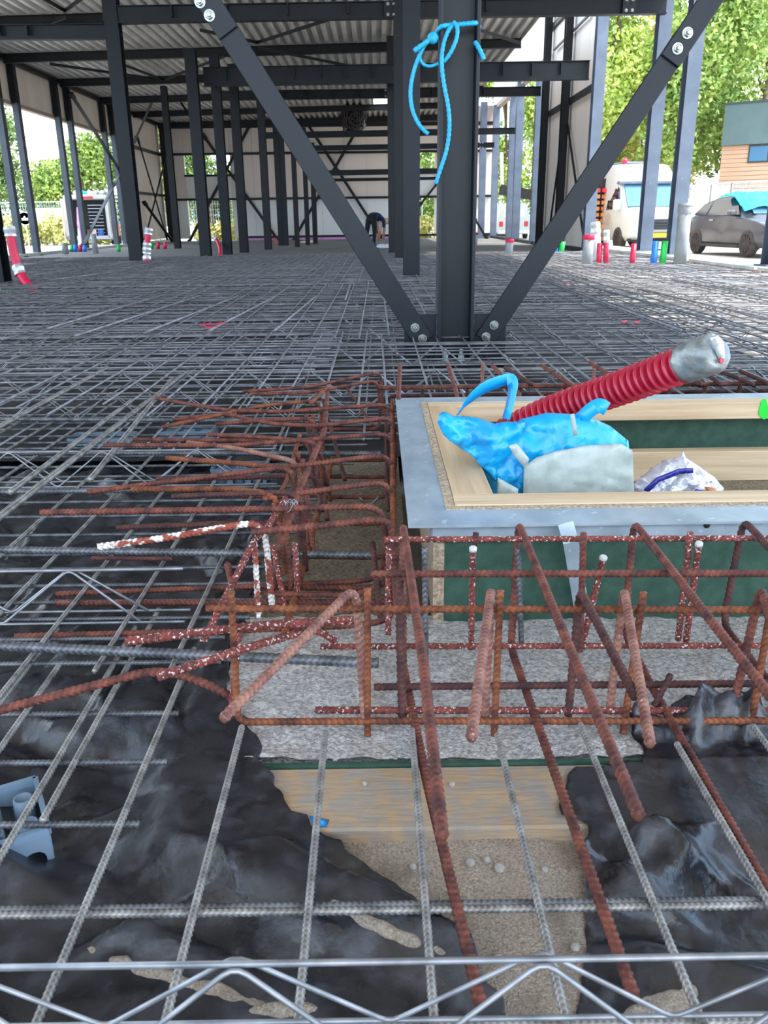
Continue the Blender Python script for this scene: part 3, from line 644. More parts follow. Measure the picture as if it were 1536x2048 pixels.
MB().lathe([(.007, 0), (.008, .008)], PY(1440, 722, 2.335), t_+np.array([0, -.8, 0]), 8).put('hose_edge', 'red_hose', e)
e = empty('snack_bag', PY(1350, 1000, 2.35), 'clear foil packet with purple and orange print lying in the hatch', 'packet')
pillow('foil', [(1262, 1010), (1268, 968), (1295, 945), (1330, 922), (1362, 913), (1366, 902), (1372, 916), (1400, 934), (1430, 955), (1446, 975), (1448, 1010)], 2.4, .06, .035, 'clear_foil', e, 21, n=400, kz=28)
pillow('purple_print', [(1275, 968), (1300, 944), (1345, 926), (1372, 925), (1372, 934), (1345, 936), (1305, 952), (1285, 972)], 2.4, .006, .006, 'purple_print', e, 22, n=60, push=.062)
pillow('purple_print', [(1367, 970), (1375, 964), (1395, 966), (1402, 976), (1390, 984), (1368, 982)], 2.4, .006, .004, 'purple_print', e, 23, n=30, push=.075)
pillow('orange_print', [(1392, 960), (1412, 962), (1425, 976), (1405, 984)], 2.4, .006, .004, 'orange_print', e, 24, n=30, push=.07)
# ================================================================== reinforcement: rusty cages
def bar(pts, mat, parent, r=.0072, rad=.035, name='rebar', rib=.2, pitch=.0115):
    P = fillet(pts, rad); P, _ = resample(P, pitch/4); V, Q, T = sweep(P, r*.94, 10, rib, pitch); o = put(name, V, Q, T, mat, parent)
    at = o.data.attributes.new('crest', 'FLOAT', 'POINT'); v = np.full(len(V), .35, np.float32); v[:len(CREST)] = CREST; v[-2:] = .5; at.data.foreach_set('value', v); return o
A = lambda *v: np.array(v, float)
ZT = .22
fc = empty('rebar_cage', (.5, 1.5, -.03), 'rusty rebar cage of hairpins and grids in front of the hatch box', 'rebar cage')
bar([PZ(885, 1672, .205), PZ(846, 1320, .222), PZ(806, 1048, ZT), PZ(806, 1330, 0), PZ(850, 1545, 0), PZ(961, 2006, 0)], 'rust', fc, .0078, name='hairpin')
bar([PZ(1278, 1632, .22), PZ(1037, 1046, ZT), PZ(1022, 1296, 0), PZ(1268, 1992, 0)], 'rust', fc, .0078, name='hairpin')
bar([PZ(1640, 1520, .22), PZ(1268, 1044, ZT), PZ(1248, 1262, .02), PZ(1310, 1385, 0), PZ(1600, 1890, 0)], 'rust', fc, .0078, name='hairpin')
bar([PZ(1760, 1330, .22), PZ(1487, 1040, ZT), PZ(1446, 1250, .01), PZ(1700, 1560, 0)], 'rust_dark', fc, .0078, name='hairpin')
bar([PZ(943, 1476, .21), PZ(983, 1176, .225), PZ(970, 1434, -.01)], 'rust_pink', fc, .0078, .025, 'hairpin')
bar([PZ(1270, 1394, .2), PZ(1160, 1178, .225), PZ(1136, 1432, -.01)], 'rust_dark', fc, .0075, .03, 'hairpin')
bar([PZ(1300, 1488, .2), PZ(1248, 1176, .225), PZ(1218, 1426, -.01)], 'rust_pink', fc, .0075, .028, 'hairpin')
bar([PZ(1580, 1380, .2), PZ(1522, 1174, .225), PZ(1463, 1428, -.01)], 'rust', fc, .0078, .03, 'hairpin')
bar([PY(798, 1160, 1.42), PZ(805, 1434, -.01)], 'rust_dark', fc, .0085, name='upright')
for a, b, m_ in (((735, 1178), (735, 1471), 'rust_orange'), ((1001, 1181), (988, 1470), 'rust_orange'), ((1287, 1184), (1246, 1466), 'rust_orange'), ((1546, 1190), (1500, 1464), 'rust_orange')):
    q = PZ(*b, -.03); bar([PY(*a, q[1]+.01), q], m_, fc, .0066, name='upright')
bar([PY(462, 1181, 1.335), PZ(476, 1444, .0), PZ(760, 1442, 0), PZ(2300, 1442, 0)], 'rust_orange', fc, .0066, .02, 'grid_bar')
bar([PY(412, 1217, 1.315), PY(2300, 1222, 1.30)], 'rust_orange', fc, .0066, name='grid_bar')
bar([PY(741, 1148, 1.46), PY(2300, 1146, 1.45)], 'rust', fc, .0072, name='grid_bar')
bar([PZ(748, 1374, .012), PZ(2300, 1360, .012)], 'rust_dark', fc, .0072, name='grid_bar')
bar([PZ(631, 1420, 0), PZ(2300, 1424, 0)], 'rust_splashed', fc, .0068, name='grid_bar')
bar([PY(769, 1079, 1.62), PY(2300, 1074, 1.61)], 'rust_splashed', fc, .0066, name='grid_bar')
bar([PZ(641, 1293, .01), PZ(2300, 1290, .01)], 'rust_splashed', fc, .0066, name='grid_bar')
for a, b, m_, cap in (((952, 1066), (946, 1110), 'rust_dark', 0), ((946, 1096), (942, 1298), 'rust_splashed', 1), ((1167, 1066), (1160, 1302), 'rust', 0), ((1207, 1114), (1164, 1292), 'rust_splashed', 1), ((1381, 1064), (1356, 1280), 'rust_splashed', 0), ((1398, 1086), (1372, 1284), 'rust_splashed', 1)):
    q = PZ(*b, 0) if b[1] > 1200 else PY(*b, 1.62); p = PY(*a, q[1]); o = bar([p, q], m_, fc, .0068, name='upright')
    if cap: MB().lathe([(.0078, -.007), (.0082, .001), (.005, .004)], p, p-q, 10).put('cement_cap', 'cement_crust', o, True)
for a, b in (((849, 1096), (852, 1318)), ((1036, 1098), (1043, 1290))):
    q = PZ(*b, 0); bar([PY(*a, q[1]+.01), q], 'mesh_dark', fc, .0062, name='grey_dowel')
for x in (1.04, 1.29, 1.54, 1.79):
    bar([A(x-.015, .77, .22), A(x, 1.69, ZT), A(x+.004, 1.6, 0), A(x-.02, .73, 0)], 'rust', fc, .0078, name='hairpin'); bar([A(x-.1, .95, .2), A(x-.12, 1.37, .225), A(x-.12, 1.33, -.01)], 'rust_pink', fc, .0075, .03, 'hairpin')
    bar([A(x-.05, 1.29, .25), A(x-.05, 1.28, -.03)], 'rust_orange', fc, .0066, name='upright')
bar([PZ(1342, 1348, .06), PZ(1308, 1412, .0)], 'rust_dark', fc, .006, name='stub')
# corner bars
bar([PZ(446, 1438, .2), PZ(712, 1172, .235), PZ(730, 1440, .0)], 'rust_pink', fc, .0078, .04, 'hairpin')
bar([PZ(250, 1283, .16), PZ(520, 1250, .16), PZ(705, 1240, .13)], 'rust_splashed', fc, .0085, .1, 'corner_bar')
bar([PZ(318, 1353, .17), PZ(480, 1300, .15), PZ(632, 1256, .12), PZ(672, 1284, .08)], 'rust_splashed', fc, .0078, .05, 'corner_bar')
bar([PZ(-30, 1428, .06), PZ(315, 1338, .09), PZ(405, 1362, .06), PZ(480, 1404, .01)], 'rust', fc, .0082, .06, 'corner_bar')
# side cage, left of the hatch
lc = empty('rebar_cage', (-.1, 2.4, -.03), 'rusty rebar cage with long bent bars reaching left of the hatch box', 'rebar cage')
def left_u(pts, corner, zc=.215, ze=.2, mat='rust', r=.0072, leg=None, ldz=0, rad=.05):
    P = [PZ(x, y, ze+(zc-ze)*k/len(pts)) for k, (x, y) in enumerate(pts)]; c = PZ(*corner, zc); P.append(c); P.append(A(c[0]+.006, c[1]+.004, .0))
    if leg: P.append(A(c[0]-leg, c[1]+.02, .004+ldz))
    return bar(P, mat, lc, r, rad, 'hairpin')
left_u([(484, 783), (614, 775)], (762, 743), leg=.5, mat='rust')
left_u([(502, 788), (609, 786)], (757, 760), leg=.3, mat='rust')
left_u([(312, 796), (400, 812), (469, 822), (573, 823)], (783, 808), leg=.45)
left_u([(345, 840), (448, 827), (547, 866-18), (640, 852)], (787, 834), leg=.5, mat='rust')
left_u([(208, 890), (469, 891)], (785, 866), leg=.5, mat='rust')
left_u([(174, 984), (469, 947)], (782, 908), leg=.55, mat='rust')
left_u([(526, 998), (658, 978)], (783, 962), leg=.35, mat='rust')
left_u([(81, 1025), (520, 1018)], (768, 1012), leg=.35, mat='rust', r=.0078)
left_u([(503, 1064), (658, 1050)], (786, 1034), leg=.8, mat='rust', r=.0082)
left_u([(325, 854), (448, 828), (520, 812)], (640, 800), leg=.0, mat='rust_orange', r=.0068)
left_u([(432, 848), (520, 841)], (632, 836), mat='rust'); left_u([(417, 869), (520, 874)], (640, 884), mat='rust')
left_u([(375, 885), (470, 896)], (598, 924), mat='rust_pink'); left_u([(333, 916), (470, 926)], (590, 938), mat='rust_orange', r=.0078)
left_u([(263, 978), (460, 978)], (556, 988), mat='rust_orange', r=.008); left_u([(344, 993), (470, 988)], (600, 984), mat='rust_dark')
left_u([(312, 957), (460, 956)], (640, 950), mat='rust_dark', ze=.12, zc=.12); left_u([(266, 879), (360, 880)], (620, 882), ze=.15, zc=.15, mat='rust')
left_u([(233, 1055), (400, 1049)], (560, 1046), ze=.12, zc=.12, mat='rust_dark')
left_u([(195, 1094), (330, 1076), (440, 1056)], (528, 1042), mat='rust_cement', r=.0078)
bar([PZ(183, 1116, .03), PZ(345, 1117, .03)], 'rust_dark', lc, .006, name='straight_bar')
bar([PZ(112, 1188, .01), PZ(520, 1172, .01), PZ(760, 1160, .01), PZ(772, 1092, .12)], 'rust', lc, .0068, .05, 'straight_bar')
bar([PZ(30, 1273, .01), PZ(400, 1263, .01), PZ(700, 1252, .01), PZ(792, 1240, .02), PZ(790, 1150, .12)], 'rust', lc, .0072, .05, 'straight_bar')
bar([PZ(529, 1188, .02), PZ(716, 1190, .02), PZ(768, 1165, .06)], 'rust', lc, .0068, .03, 'straight_bar')
for pts, m_, r in (([(655, 785, .2), (649, 863, .2), (600, 978, .2), (557, 1098, .18)], 'rust', .0085), ([(666, 915, .012), (569, 1268, .012)], 'rust_orange', .0085), ([(573, 994, .2), (534, 1056, .19), (509, 1080, .18), (406, 1284, .06)], 'rust_splashed', .0075),
        ([(455, 1128, .14), (465, 1172, .12)], 'rust', .0075), ([(509, 1078, .18), (517, 1236, .02)], 'rust_cement', .0066), ([(480, 1255, .1), (462, 1420, .02)], 'rust_splashed', .006),
        ([(787, 1060, .18), (785, 800, .18)], 'rust_orange', .007), ([(776, 1020, .1), (772, 820, .1)], 'rust_dark', .0068), ([(690, 770, .2), (745, 850, .05)], 'rust', .0066), ([(622, 806, .23), (655, 774, .23)], 'rust_orange', .0075),
        ([(600, 870, .19), (575, 960, .19), (548, 1010, .19)], 'rust_orange', .0065), ([(560, 985, .2), (572, 1000, .18), (545, 1180, .01)], 'rust', .0078), ([(590, 1085, .12), (596, 1200, .0)], 'rust_splashed', .0072), ([(545, 1090, .1), (570, 1210, .0)], 'rust_splashed', .0068),
        ([(612, 830, .2), (640, 1000, .01)], 'rust', .007), ([(632, 850, .2), (655, 1040, .01)], 'rust_dark', .007), ([(596, 905, .2), (618, 1090, .01)], 'rust', .007), ([(646, 800, .2), (690, 960, .01)], 'rust_dark', .007),
        ([(745, 1085, .12), (762, 1240, .01)], 'rust_dark', .007), ([(606, 920, .2), (628, 1110, .0)], 'rust', .007), ([(566, 1000, .19), (583, 1180, .0)], 'rust', .0074), ([(618, 870, .2), (630, 985, .02)], 'rust_dark', .0068), ([(640, 905, .2), (662, 1000, .01)], 'rust', .0068), ([(585, 950, .2), (606, 1130, .0)], 'rust_dark', .007), ([(626, 830, .2), (634, 930, .05)], 'rust', .0068), ([(778, 1090, .17), (776, 1270, .0)], 'rust_splashed', .0072)):
    bar([PZ(*p) for p in pts], m_, lc, r, .05, 'tie_bar')
p = PZ(583, 1012, .215); tube('tie_wire', [p+A(.012*math.cos(a)*(1+.3*math.sin(5*a)), .01*math.sin(a), .014*math.sin(a*1.7)) for a in np.linspace(0, 14, 50)], .0012, 'wire', lc, 5)
p = PZ(515, 1075, .17); tube('plastic_clip', [p+A(.02*math.cos(a), 0, .022*math.sin(a)-.012) for a in np.linspace(.2, 4.2, 20)], .004, 'mesh_dark', lc, 6)
p = PZ(745, 1000, .02); tube('plastic_clip', [p+A(-.04, 0, .01), p+A(-.025, 0, -.012), p+A(0, 0, -.014), p+A(.02, 0, .012)], .005, 'mesh_steel', lc, 6, 2)
# back cage behind the hatch
bc = empty('rebar_cage', (.9, 3.4, -.03), 'rusty rebar cage peeking out behind the hatch box', 'rebar cage')
bar([PZ(760, 776, .2), PZ(2000, 761, .2)], 'rust', bc, .009, name='grid_bar'); bar([PZ(780, 792, .12), PZ(2000, 775, .12)], 'rust_dark', bc, .009, name='grid_bar')
for a, b in (((800, 731), (797, 800)), ((896, 730), (914, 790)), ((984, 730), (1040, 790)), ((1082, 730), (1150, 775)), ((1180, 725), (1235, 760))):
    pa = PZ(*a, .22); bar([pa, PZ(*b, .21), PZ(*b, .21)+A(.01, .0, -.2)], 'rust', bc, .0085, .03, name='hairpin')
for x in (965, 1188, 1295): p = PZ(x, 738, .2); bar([p+A(0, 0, .03), p+A(0, 0, -.18)], 'rust_pink', bc, .0085, name='upright')
for xa, xb in ((1010, 1063), (1375, 1400), (1410, 1440), (1440, 1505), (1480, 1540), (1340, 1395)): bar([PZ(xa, 735 if xa < 1200 else 742, .22), PZ(xb, 768, .215), PZ(xb+4, 772, .02)], 'rust_dark', bc, .0085, .03, name='hairpin')
for x in (845, 935, 1040, 1130, 1200, 1270, 1340, 1410, 1480): p = PZ(x, 772, .19); bar([p, p+A(0, .0, -.2)], 'rust_dark', bc, .0085, name='upright')
# ================================================================== reinforcement: grey mesh
nm = empty('reinforcement_mesh', (-.2, 1.0, 0), 'grey ribbed steel mesh nearest to the camera over foil and sand', 'rebar mesh')
def mbar(a, b, parent, r=.0056, mat='mesh_steel', name='bar', rib=.2): return bar([a, b], mat, parent, r, name=name, rib=rib, pitch=.0085)
for x, ya, yb in ((.35, .42, 1.262), (.2, .42, 1.235), (.0525, .42, 1.252), (-.1, .42, 1.25), (-.249, .42, 1.27), (-.394, .42, 1.56), (-.545, .42, 1.66), (-.515, 1.03, 1.75), (-.655, .42, 1.5), (-.717, .42, 1.66), (-.86, .42, 1.5), (.5, .42, 1.2), (.65, .42, 1.25), (.8, .42, 1.24), (.95, .42, 1.25), (1.1, .42, 1.25), (1.25, .42, 1.25), (1.4, .42, 1.25), (1.55, .42, 1.25), (1.7, .42, 1.25)):
    mbar(A(x, ya, .004), A(x-.003, yb, .004), nm)
for y_, xa, xb, m_ in ((.857, -1.0, 1.8, 'mesh_steel'), (.866, -1.0, 1.8, 'mesh_dark'), (1.01, .75, 1.8, 'mesh_dark'), (1.16, .75, 1.8, 'mesh_dark'), (1.037, -1.05, -.372, 'mesh_dark'), (1.19, -1.1, -.366, 'mesh_dark'), (1.337, -1.15, -.38, 'mesh_dark'), (.69, -.9, 1.8, 'mesh_steel')):
    mbar(A(xa, y_+.006, -.007), A(xb, y_-.003, -.007), nm, .0054, m_)
sm = empty('reinforcement_mesh', (-1, 2.4, 0), 'grey steel mesh left of the rusty side cage over black foil', 'rebar mesh')
for k, x in enumerate((-.41, -.56, -.71, -.86, -1.01, -1.16, -1.31, -1.46, -1.61)):
    mbar(A(x-.01, 1.36 if k > 1 else 1.45, .016), A(x+.0, 4.1, .016), sm, .0052)
for k, (y_, xb) in enumerate(((1.5, -.33), (1.605, -.34), (1.70, -.3), (1.79, -.28), (1.885, -.24), (1.99, -.24), (2.09, -.2), (2.24, -.2), (2.40, -.2), (2.54, -.2), (2.68, -.1), (2.82, -.1), (2.95, -.1), (3.09, -.05), (3.22, -.05), (3.31, .0), (3.42, .0), (3.55, .0), (3.66, .0))):
    mbar(A(-1.9, y_+.01, .006), A(xb, y_, .006), sm, .0052, 'mesh_dark')
for pa, pb, r in (((-30, 1099), (746, 1110), .0098), ((-30, 1290), (757, 1326), .0105), ((-30, 838), (745, 842), .010), ((-30, 905), (762, 907), .010), ((-30, 984), (300, 980), .009), ((505, 803), (740, 806), .008)):
    bar([PZ(*pa, .045), PZ(*pb, .045)], 'mesh_dark', sm, r, name='thick_bar', rib=.2, pitch=.013)
# lattice girders that hold the layers apart
def girder(xa, xb, Y_, label, phase=0.0, h=.115, z0=.012, wd=.06, p=.315, r=.003, ys=0, near=True):
    e = empty('lattice_girder', ((xa+xb)/2, Y_, z0), label, 'girder', 'wire lattice girders in the mesh')
    m = MB(); m.tube([(xa, Y_, z0+h), (xb, Y_+ys, z0+h)], r*1.25, 6 if near else 4); m.put('top_wire', 'wire', e, near)
    for s in (-1, 1):
        m = MB(); m.tube([(xa, Y_+s*wd/2, z0), (xb, Y_+ys+s*wd/2, z0)], r*1.1, 6 if near else 4); m.put('bottom_wire', 'wire', e, near)
        n0 = math.floor((xa-phase)/(p/2))+1; pts = []; k = n0
        while phase+k*p/2 < xb:
            x = phase+k*p/2; up = k % 2 == 0; yy = Y_+ys*(x-xa)/(xb-xa)
            pts.append((x, yy+(s*.006 if up else s*wd/2), z0+h+.004 if up else z0-.003)); k += 1
        P = fillet(pts, .016 if near else .01, 4) if near else np.array(pts)
        m = MB(); m.tube(P, r, 6 if near else 4); m.put('zigzag_wire', 'wire', e, near)
girder(-.95, 1.8, .655, 'blurred wire lattice girder along the bottom edge of the photo', PZ(470, 1938, .13)[0], h=.118)
girder(-1.6, -.44, 1.70, 'wire lattice girder between the two thick grey bars, left of the cage', PZ(138, 1140, .13)[0])
girder(-1.9, -.35, 2.72, 'wire lattice girder left of the long pink bar tips', PZ(200, 905, .13)[0])
girder(-2.2, .1, 3.72, 'wire lattice girder just behind the top of the side cage', .05, near=False)
# ------------------------------------------------------------------ the wide mesh behind
def bars_stuff(name, segs, r, mat, parent, sides=4):
    V = []; Q = []
    for a, b in segs:
        v, q, _ = sweep(np.array([a, b]), r, sides, cap=False); Q.append(q+len(V)*2*sides); V.append(v)
    return put(name, np.vstack(V), np.vstack(Q), None, mat, parent, kind='stuff')
fm = empty('reinforcement_mesh', (-1, 10, 0), 'wide double layer of grey steel mesh covering the hall floor', 'rebar mesh')
rg = np.random.default_rng(5)
def clear(x, y): return not (.0 < x < 2.5 and y < 3.3)
segX = []; segY = []; near_n = 0
for layer, z in ((0, .0), (1, .135)):
    y = 3.32 if layer == 0 else 3.9
    while y < 19.4:
        y += .15+rg.normal(0, .012) if layer == 0 else .15+rg.normal(0, .02)
        for xa, xb in ((-9.7, -4.9), (-5.1, -.3), (-.5, 4.3), (3.9, 5.1)):
            d = rg.normal(0, .02); dz = rg.normal(0, .004)
            a, b = A(xa+rg.normal(0, .05), y+d, z+dz), A(xb+rg.normal(0, .05), y+d+rg.normal(0, .01), z+dz)
            if y < 6.5 and -5.2 < xa < 3: put('bar', *sweep(np.array([a, b]), .0048, 6), 'mesh_grey', fm); near_n += 1
            else: segX.append((a, b))
    x = -9.6
    while x < 5.05:
        x += .15+rg.normal(0, .01)
        for ya, yb in ((3.25, 5.6), (5.4, 10.4), (10.2, 15.2), (15.0, 19.5)):
            d = rg.normal(0, .02)
            if layer == 1 and rg.random() < .18: continue
            a, b = A(x+d, ya+rg.normal(0, .08), z+.01), A(x+d+rg.normal(0, .015), yb+rg.normal(0, .08), z+.01)
            if yb < 6 and -3.4 < x < 3.4: put('bar', *sweep(np.array([a, b]), .0048, 6), 'mesh_grey', fm); near_n += 1
            else: segY.append((a, b))
bars_stuff('far_cross_bars', segX, .005, 'mesh_grey', fm); bars_stuff('far_long_bars', segY, .005, 'mesh_grey', fm)
for pa, pb in (((-30, 1058), (375, 742)), ((-30, 870), (215, 735)), ((95, 657), (320, 592)), ((150, 672), (398, 592)), ((288, 666), (476, 592)), ((415, 663), (552, 592)), ((548, 662), (632, 592)), ((180, 960), (345, 756)), ((20, 985), (265, 800)),
        ((1090, 562), (1362, 661)), ((1186, 575), (1490, 655)), ((1275, 578), (1560, 642)), ((1345, 560), (1560, 600)), ((1425, 572), (1560, 594)), ((700, 570), (690, 600)), ((900, 545), (1010, 560)), ((100, 560), (300, 535))):
    a, b = PZ(*pa, .152), PZ(*pb, .152)
    if pa[1] > 800: bar([a, b], 'mesh_steel', fm, .0085, name='lap_bar', rib=.1, pitch=.011)
    else: put('lap_bar', *sweep(np.array([a, b]), .009, 6), 'mesh_grey', fm)
row = ['fourth', 'fifth', 'sixth', 'seventh', 'eighth', 'ninth', 'tenth', 'eleventh', 'twelfth', 'thirteenth', 'fourteenth']
y = 4.25
for k in range(11):
    girder(-6.0, 5.0, y, 'wire lattice girder in the wide mesh, %s row from the camera' % row[k], rg.uniform(0, .3), near=False, r=.0048, ys=rg.normal(0, .1), h=.12); y += .85+.1*k
for x, yy in ((402, 650), (413, 656), (432, 648), (1130, 568), (1245, 645), (1270, 646)):
    p = PZ(x, yy, .16); o = MB().beam(p, p+A(.05, .09, .0), rect(.02, .008)).put('tape_scrap', 'tape_red')
    tag(o, {402: 'pink tape scrap on the left mesh, left of three', 413: 'pink tape scrap on the left mesh, lowest of three', 432: 'pink tape scrap on the left mesh, right of three', 1130: 'pink tape scrap on the mesh right of the braced column', 1245: 'pink tape scrap on the sunlit mesh over the conduit, left one', 1270: 'pink tape scrap on the sunlit mesh over the conduit, right one'}[x], 'tape scrap', 'pink tape scraps')
# ================================================================== black foil
def foil(name, poly, zf, parent_label, mat='black_plastic', step=.0075, seed=1, jag=.004):
    rg = np.random.default_rng(seed); B = []; n = len(poly)
    for i in range(n):
        a, b = np.array(poly[i][:2]), np.array(poly[(i+1) % n][:2]); L_ = np.linalg.norm(b-a); k = max(1, int(L_/step))
        nrm = np.array([-(b-a)[1], (b-a)[0]])/max(L_, 1e-6)
        t_ = i*3.7+np.arange(k)*L_/k; of = .022*(vnoise(t_*14, t_*0+seed, 3)-.5)+.010*(vnoise(t_*45, t_*0+seed, 4)-.5)
        for j in range(k): B.append(a+(b-a)*j/k+nrm*(0 if j == 0 else of[j]*min(1, j/3, (k-j)/3)))
    B = np.array(B); nb = len(B); lo, hi = B.min(0), B.max(0)
    gx, gy = np.meshgrid(np.arange(lo[0], hi[0], step), np.arange(lo[1], hi[1], step)); I = np.stack([gx.ravel(), gy.ravel()], 1)+rg.uniform(-.3, .3, (gx.size, 2))*step
    vs, es, fs, *_ = delaunay_2d_cdt([Vector(p) for p in np.vstack([B, I])], [(i, (i+1) % nb) for i in range(nb)], [], 1, 1e-5)
    V = np.array([tuple(v) for v in vs]); z = zf(V[:, 0], V[:, 1])
    me_o = put(name, np.column_stack([V, z]), mat=mat, polys=[tuple(f) for f in fs], smooth=True)
    so = me_o.modifiers.new('thickness', 'SOLIDIFY'); so.thickness = .0012
    return tag(me_o, parent_label, 'plastic foil')
def w2(pts, z=-.05): return [tuple(PZ(x, y, z)[:2]) for x, y in pts]
def sstep(a, b, t): t = np.clip((t-a)/(b-a), 0, 1); return t*t*(3-2*t)
def under(x, y):
    u = sandz(x, y); k = sstep(-.46, -.34, x); u = u+(-.0425-u)*k*sstep(Y_PLANK-.11, Y_PLANK-.004, y)
    return u+(-.0335-u)*k*sstep(Y_JOINT-.05, Y_JOINT-.006, y)
def folds(x, y, seed, n, box, ang, spread, hs, ws, ls):
    """straight finite folds with a sharp crest and a steeper lee side"""
    rg = np.random.default_rng(seed); z = np.zeros_like(x)
    for i in range(n):
        px, py = rg.uniform(box[0], box[1]), rg.uniform(box[2], box[3]); a = ang+rg.normal(0, spread); h, w_, l_ = rg.uniform(*hs), rg.uniform(*ws), rg.uniform(*ls); k = rg.uniform(.3, .8)*(1 if rg.random() < .5 else -1)
        l = (x-px)*math.cos(a)+(y-py)*math.sin(a); c = -(x-px)*math.sin(a)+(y-py)*math.cos(a)+.12*l*l/l_*k
        t = c/w_; tri = np.where(t > 0, np.clip(1-t*(1+abs(k)), 0, 1), np.clip(1+t*(1-.6*abs(k)), 0, 1)); z += h*tri*np.clip(1-(l/l_)**2, 0, 1)
    return z
def zleft(x, y):
    z = -.103+folds(x, y, 11, 36, (-1.2, .25, .4, 1.55), -.56, .22, (.025, .07), (.05, .11), (.2, .5))+.006+folds(x, y, 12, 60, (-1.2, .2, .4, 1.5), -.4, .7, (.006, .02), (.015, .05), (.06, .2))
    z += folds(x, y, 13, 90, (-1.8, -.1, 1.3, 3.5), .3, 1.2, (.012, .04), (.03, .08), (.1, .3))+np.clip((y-1.25)/.4, 0, 1)*.015+.004*vnoise(x*20, y*20, 14)
    return np.maximum(np.minimum(z, -.0135-.35*(.03-np.clip(z+.1, 0, .03))), under(x, y)+.003)
foil('black_foil', w2([(455, 1395), (500, 1455), (520, 1540), (560, 1590), (615, 1640), (650, 1680), (700, 1705), (790, 1745), (848, 1790), (880, 1836), (908, 1850), (935, 1890), (965, 1965), (1015, 2040), (1040, 2120)])+[(.15, .35), (-1.9, .35), (-1.9, 3.5), (-.2, 3.5)]+w2([(640, 800), (600, 900), (560, 1010), (520, 1110), (500, 1200), (480, 1290)]), zleft, 'wrinkled black plastic foil under the mesh on the left', seed=3)
P1, P2, P3 = PZ(1330, 1500, -.04), PZ(1440, 1440, -.04), PZ(1250, 1450, -.03)
def zright(x, y):
    z = -.100+folds(x, y, 21, 16, (.2, 1.0, .4, 1.3), -.35, .3, (.02, .06), (.05, .12), (.15, .4))+folds(x, y, 22, 50, (.2, 1.0, .4, 1.3), .2, .9, (.008, .025), (.018, .05), (.06, .18))+.004*vnoise(x*20, y*20, 24)
    z = np.minimum(z, -.0135)
    for p, h_, s_ in ((P1, .035, .06), (P2, .06, .07), (P3, .045, .03)): z = z+h_*np.exp(-((x-p[0])**2+(y-p[1])**2)/s_**2)
    z += folds(x, y, 23, 14, (P3[0]-.03, P2[0]+.12, P1[1]-.05, P2[1]+.05), .8, .8, (.015, .05), (.02, .05), (.05, .12))
    return np.maximum(z, np.where(y > Y_JOINT-.01, -.036, under(x, y))+.003)
foil('black_foil', w2([(1238, 1432), (1265, 1470), (1282, 1540), (1230, 1545), (1150, 1548), (1122, 1606), (1122, 1640), (1175, 1660), (1172, 1800), (1178, 1870), (1164, 1930), (1160, 2080)])+[(.27, .35), (1.85, .35), (1.85, 1.28), (1.3, 1.30)]+w2([(1640, 1475), (1560, 1480), (1500, 1445), (1370, 1404), (1340, 1425), (1345, 1470), (1300, 1450)]), zright, 'crumpled shiny black plastic foil at the lower right', seed=4)
for k, (px, py, rx, ry, an, lab) in enumerate(((330, 1915, .15, .012, -.35, 'thin drift of sand on the black foil at the lower left'), (760, 1870, .10, .009, -.5, 'thin drift of sand in a foil fold at the bottom middle'), (1330, 1990, .07, .022, .4, 'sand drift on the shiny foil at the lower right'), (560, 1990, .05, .012, 0., 'small sand drift on the foil at the bottom edge'))):
    p = PZ(px, py, -.05); gx, gy = np.meshgrid(np.linspace(-1, 1, 60), np.linspace(-1, 1, 30)); X_ = p[0]+gx*rx*math.cos(an)-gy*ry*math.sin(an); Y_ = p[1]+gx*rx*math.sin(an)+gy*ry*math.cos(an)
    zf = zleft if px < 1100 else zright; Z_ = zf(X_, Y_)-.004+.009*(1-gx**2-gy**2)+.006*(vnoise(X_*14, Y_*14, 72)-.5)+.008*(vnoise(X_*60, Y_*60, 71)-.5); i = np.arange(29)[:, None]*60+np.arange(59)[None]
    o = put('sand_drift', np.stack([X_, Y_, Z_], -1).reshape(-1, 3), np.stack([i, i+1, i+61, i+60], -1).reshape(-1, 4), None, 'sand'); tag(o, lab, 'sand')
# sand heaps blown on the foil, pebbles, tape
for px, py, r, lab in ((1000, 1722, .009, 'largest grey pebble on the sand below the plank'), (975, 1706, .006, 'small pebble just left of the largest sand pebble'), (940, 1714, .008, 'pebble under the long hairpin leg on the sand'), (826, 1716, .006, 'lone pebble on the sand below the plank, left of the hairpin leg'),
        (1090, 1724, .006, 'pebble on the sand right below the plank edge, rightmost'), (905, 1580, .006, 'pebble on the plank beside the rusty hairpin leg'), (730, 1578, .005, 'pebble on the left half of the plank'), (995, 1906, .008, 'pebble on the sand near the bottom girder'), (1152, 1868, .007, 'pebble at the edge of the shiny right foil')):
    p = PZ(px, py, -.055); z = (sandz(np.array([p[0]]), np.array([p[1]]))[0] if p[1] < Y_PLANK else -.046)
    m = MB(); m.lathe([(r*.6, -.002), (r, r*.35), (r*.85, r*.9), (r*.3, r*1.25)], (p[0], p[1], z), (random.uniform(-.3, .3), random.uniform(-.3, .3), 1), 7)
    o = m.put('pebble', 'pebble', None, True); tag(o, lab, 'pebble', 'pebbles in front of the hatch')
o = put('tape_piece', [PZ(618, 1632, -.028), PZ(638, 1636, -.03), PZ(658, 1640, -.04), PZ(652, 1655, -.04), PZ(630, 1652, -.032), PZ(624, 1644, -.03)]+[PZ(638, 1646, -.02)], mat='blue_tape', polys=[(0, 1, 6), (1, 2, 6), (2, 3, 6), (3, 4, 6), (4, 5, 6), (5, 0, 6)]); tag(o, 'small blue tape piece at the torn foil edge', 'tape')
o.modifiers.new('thickness', 'SOLIDIFY').thickness = .001
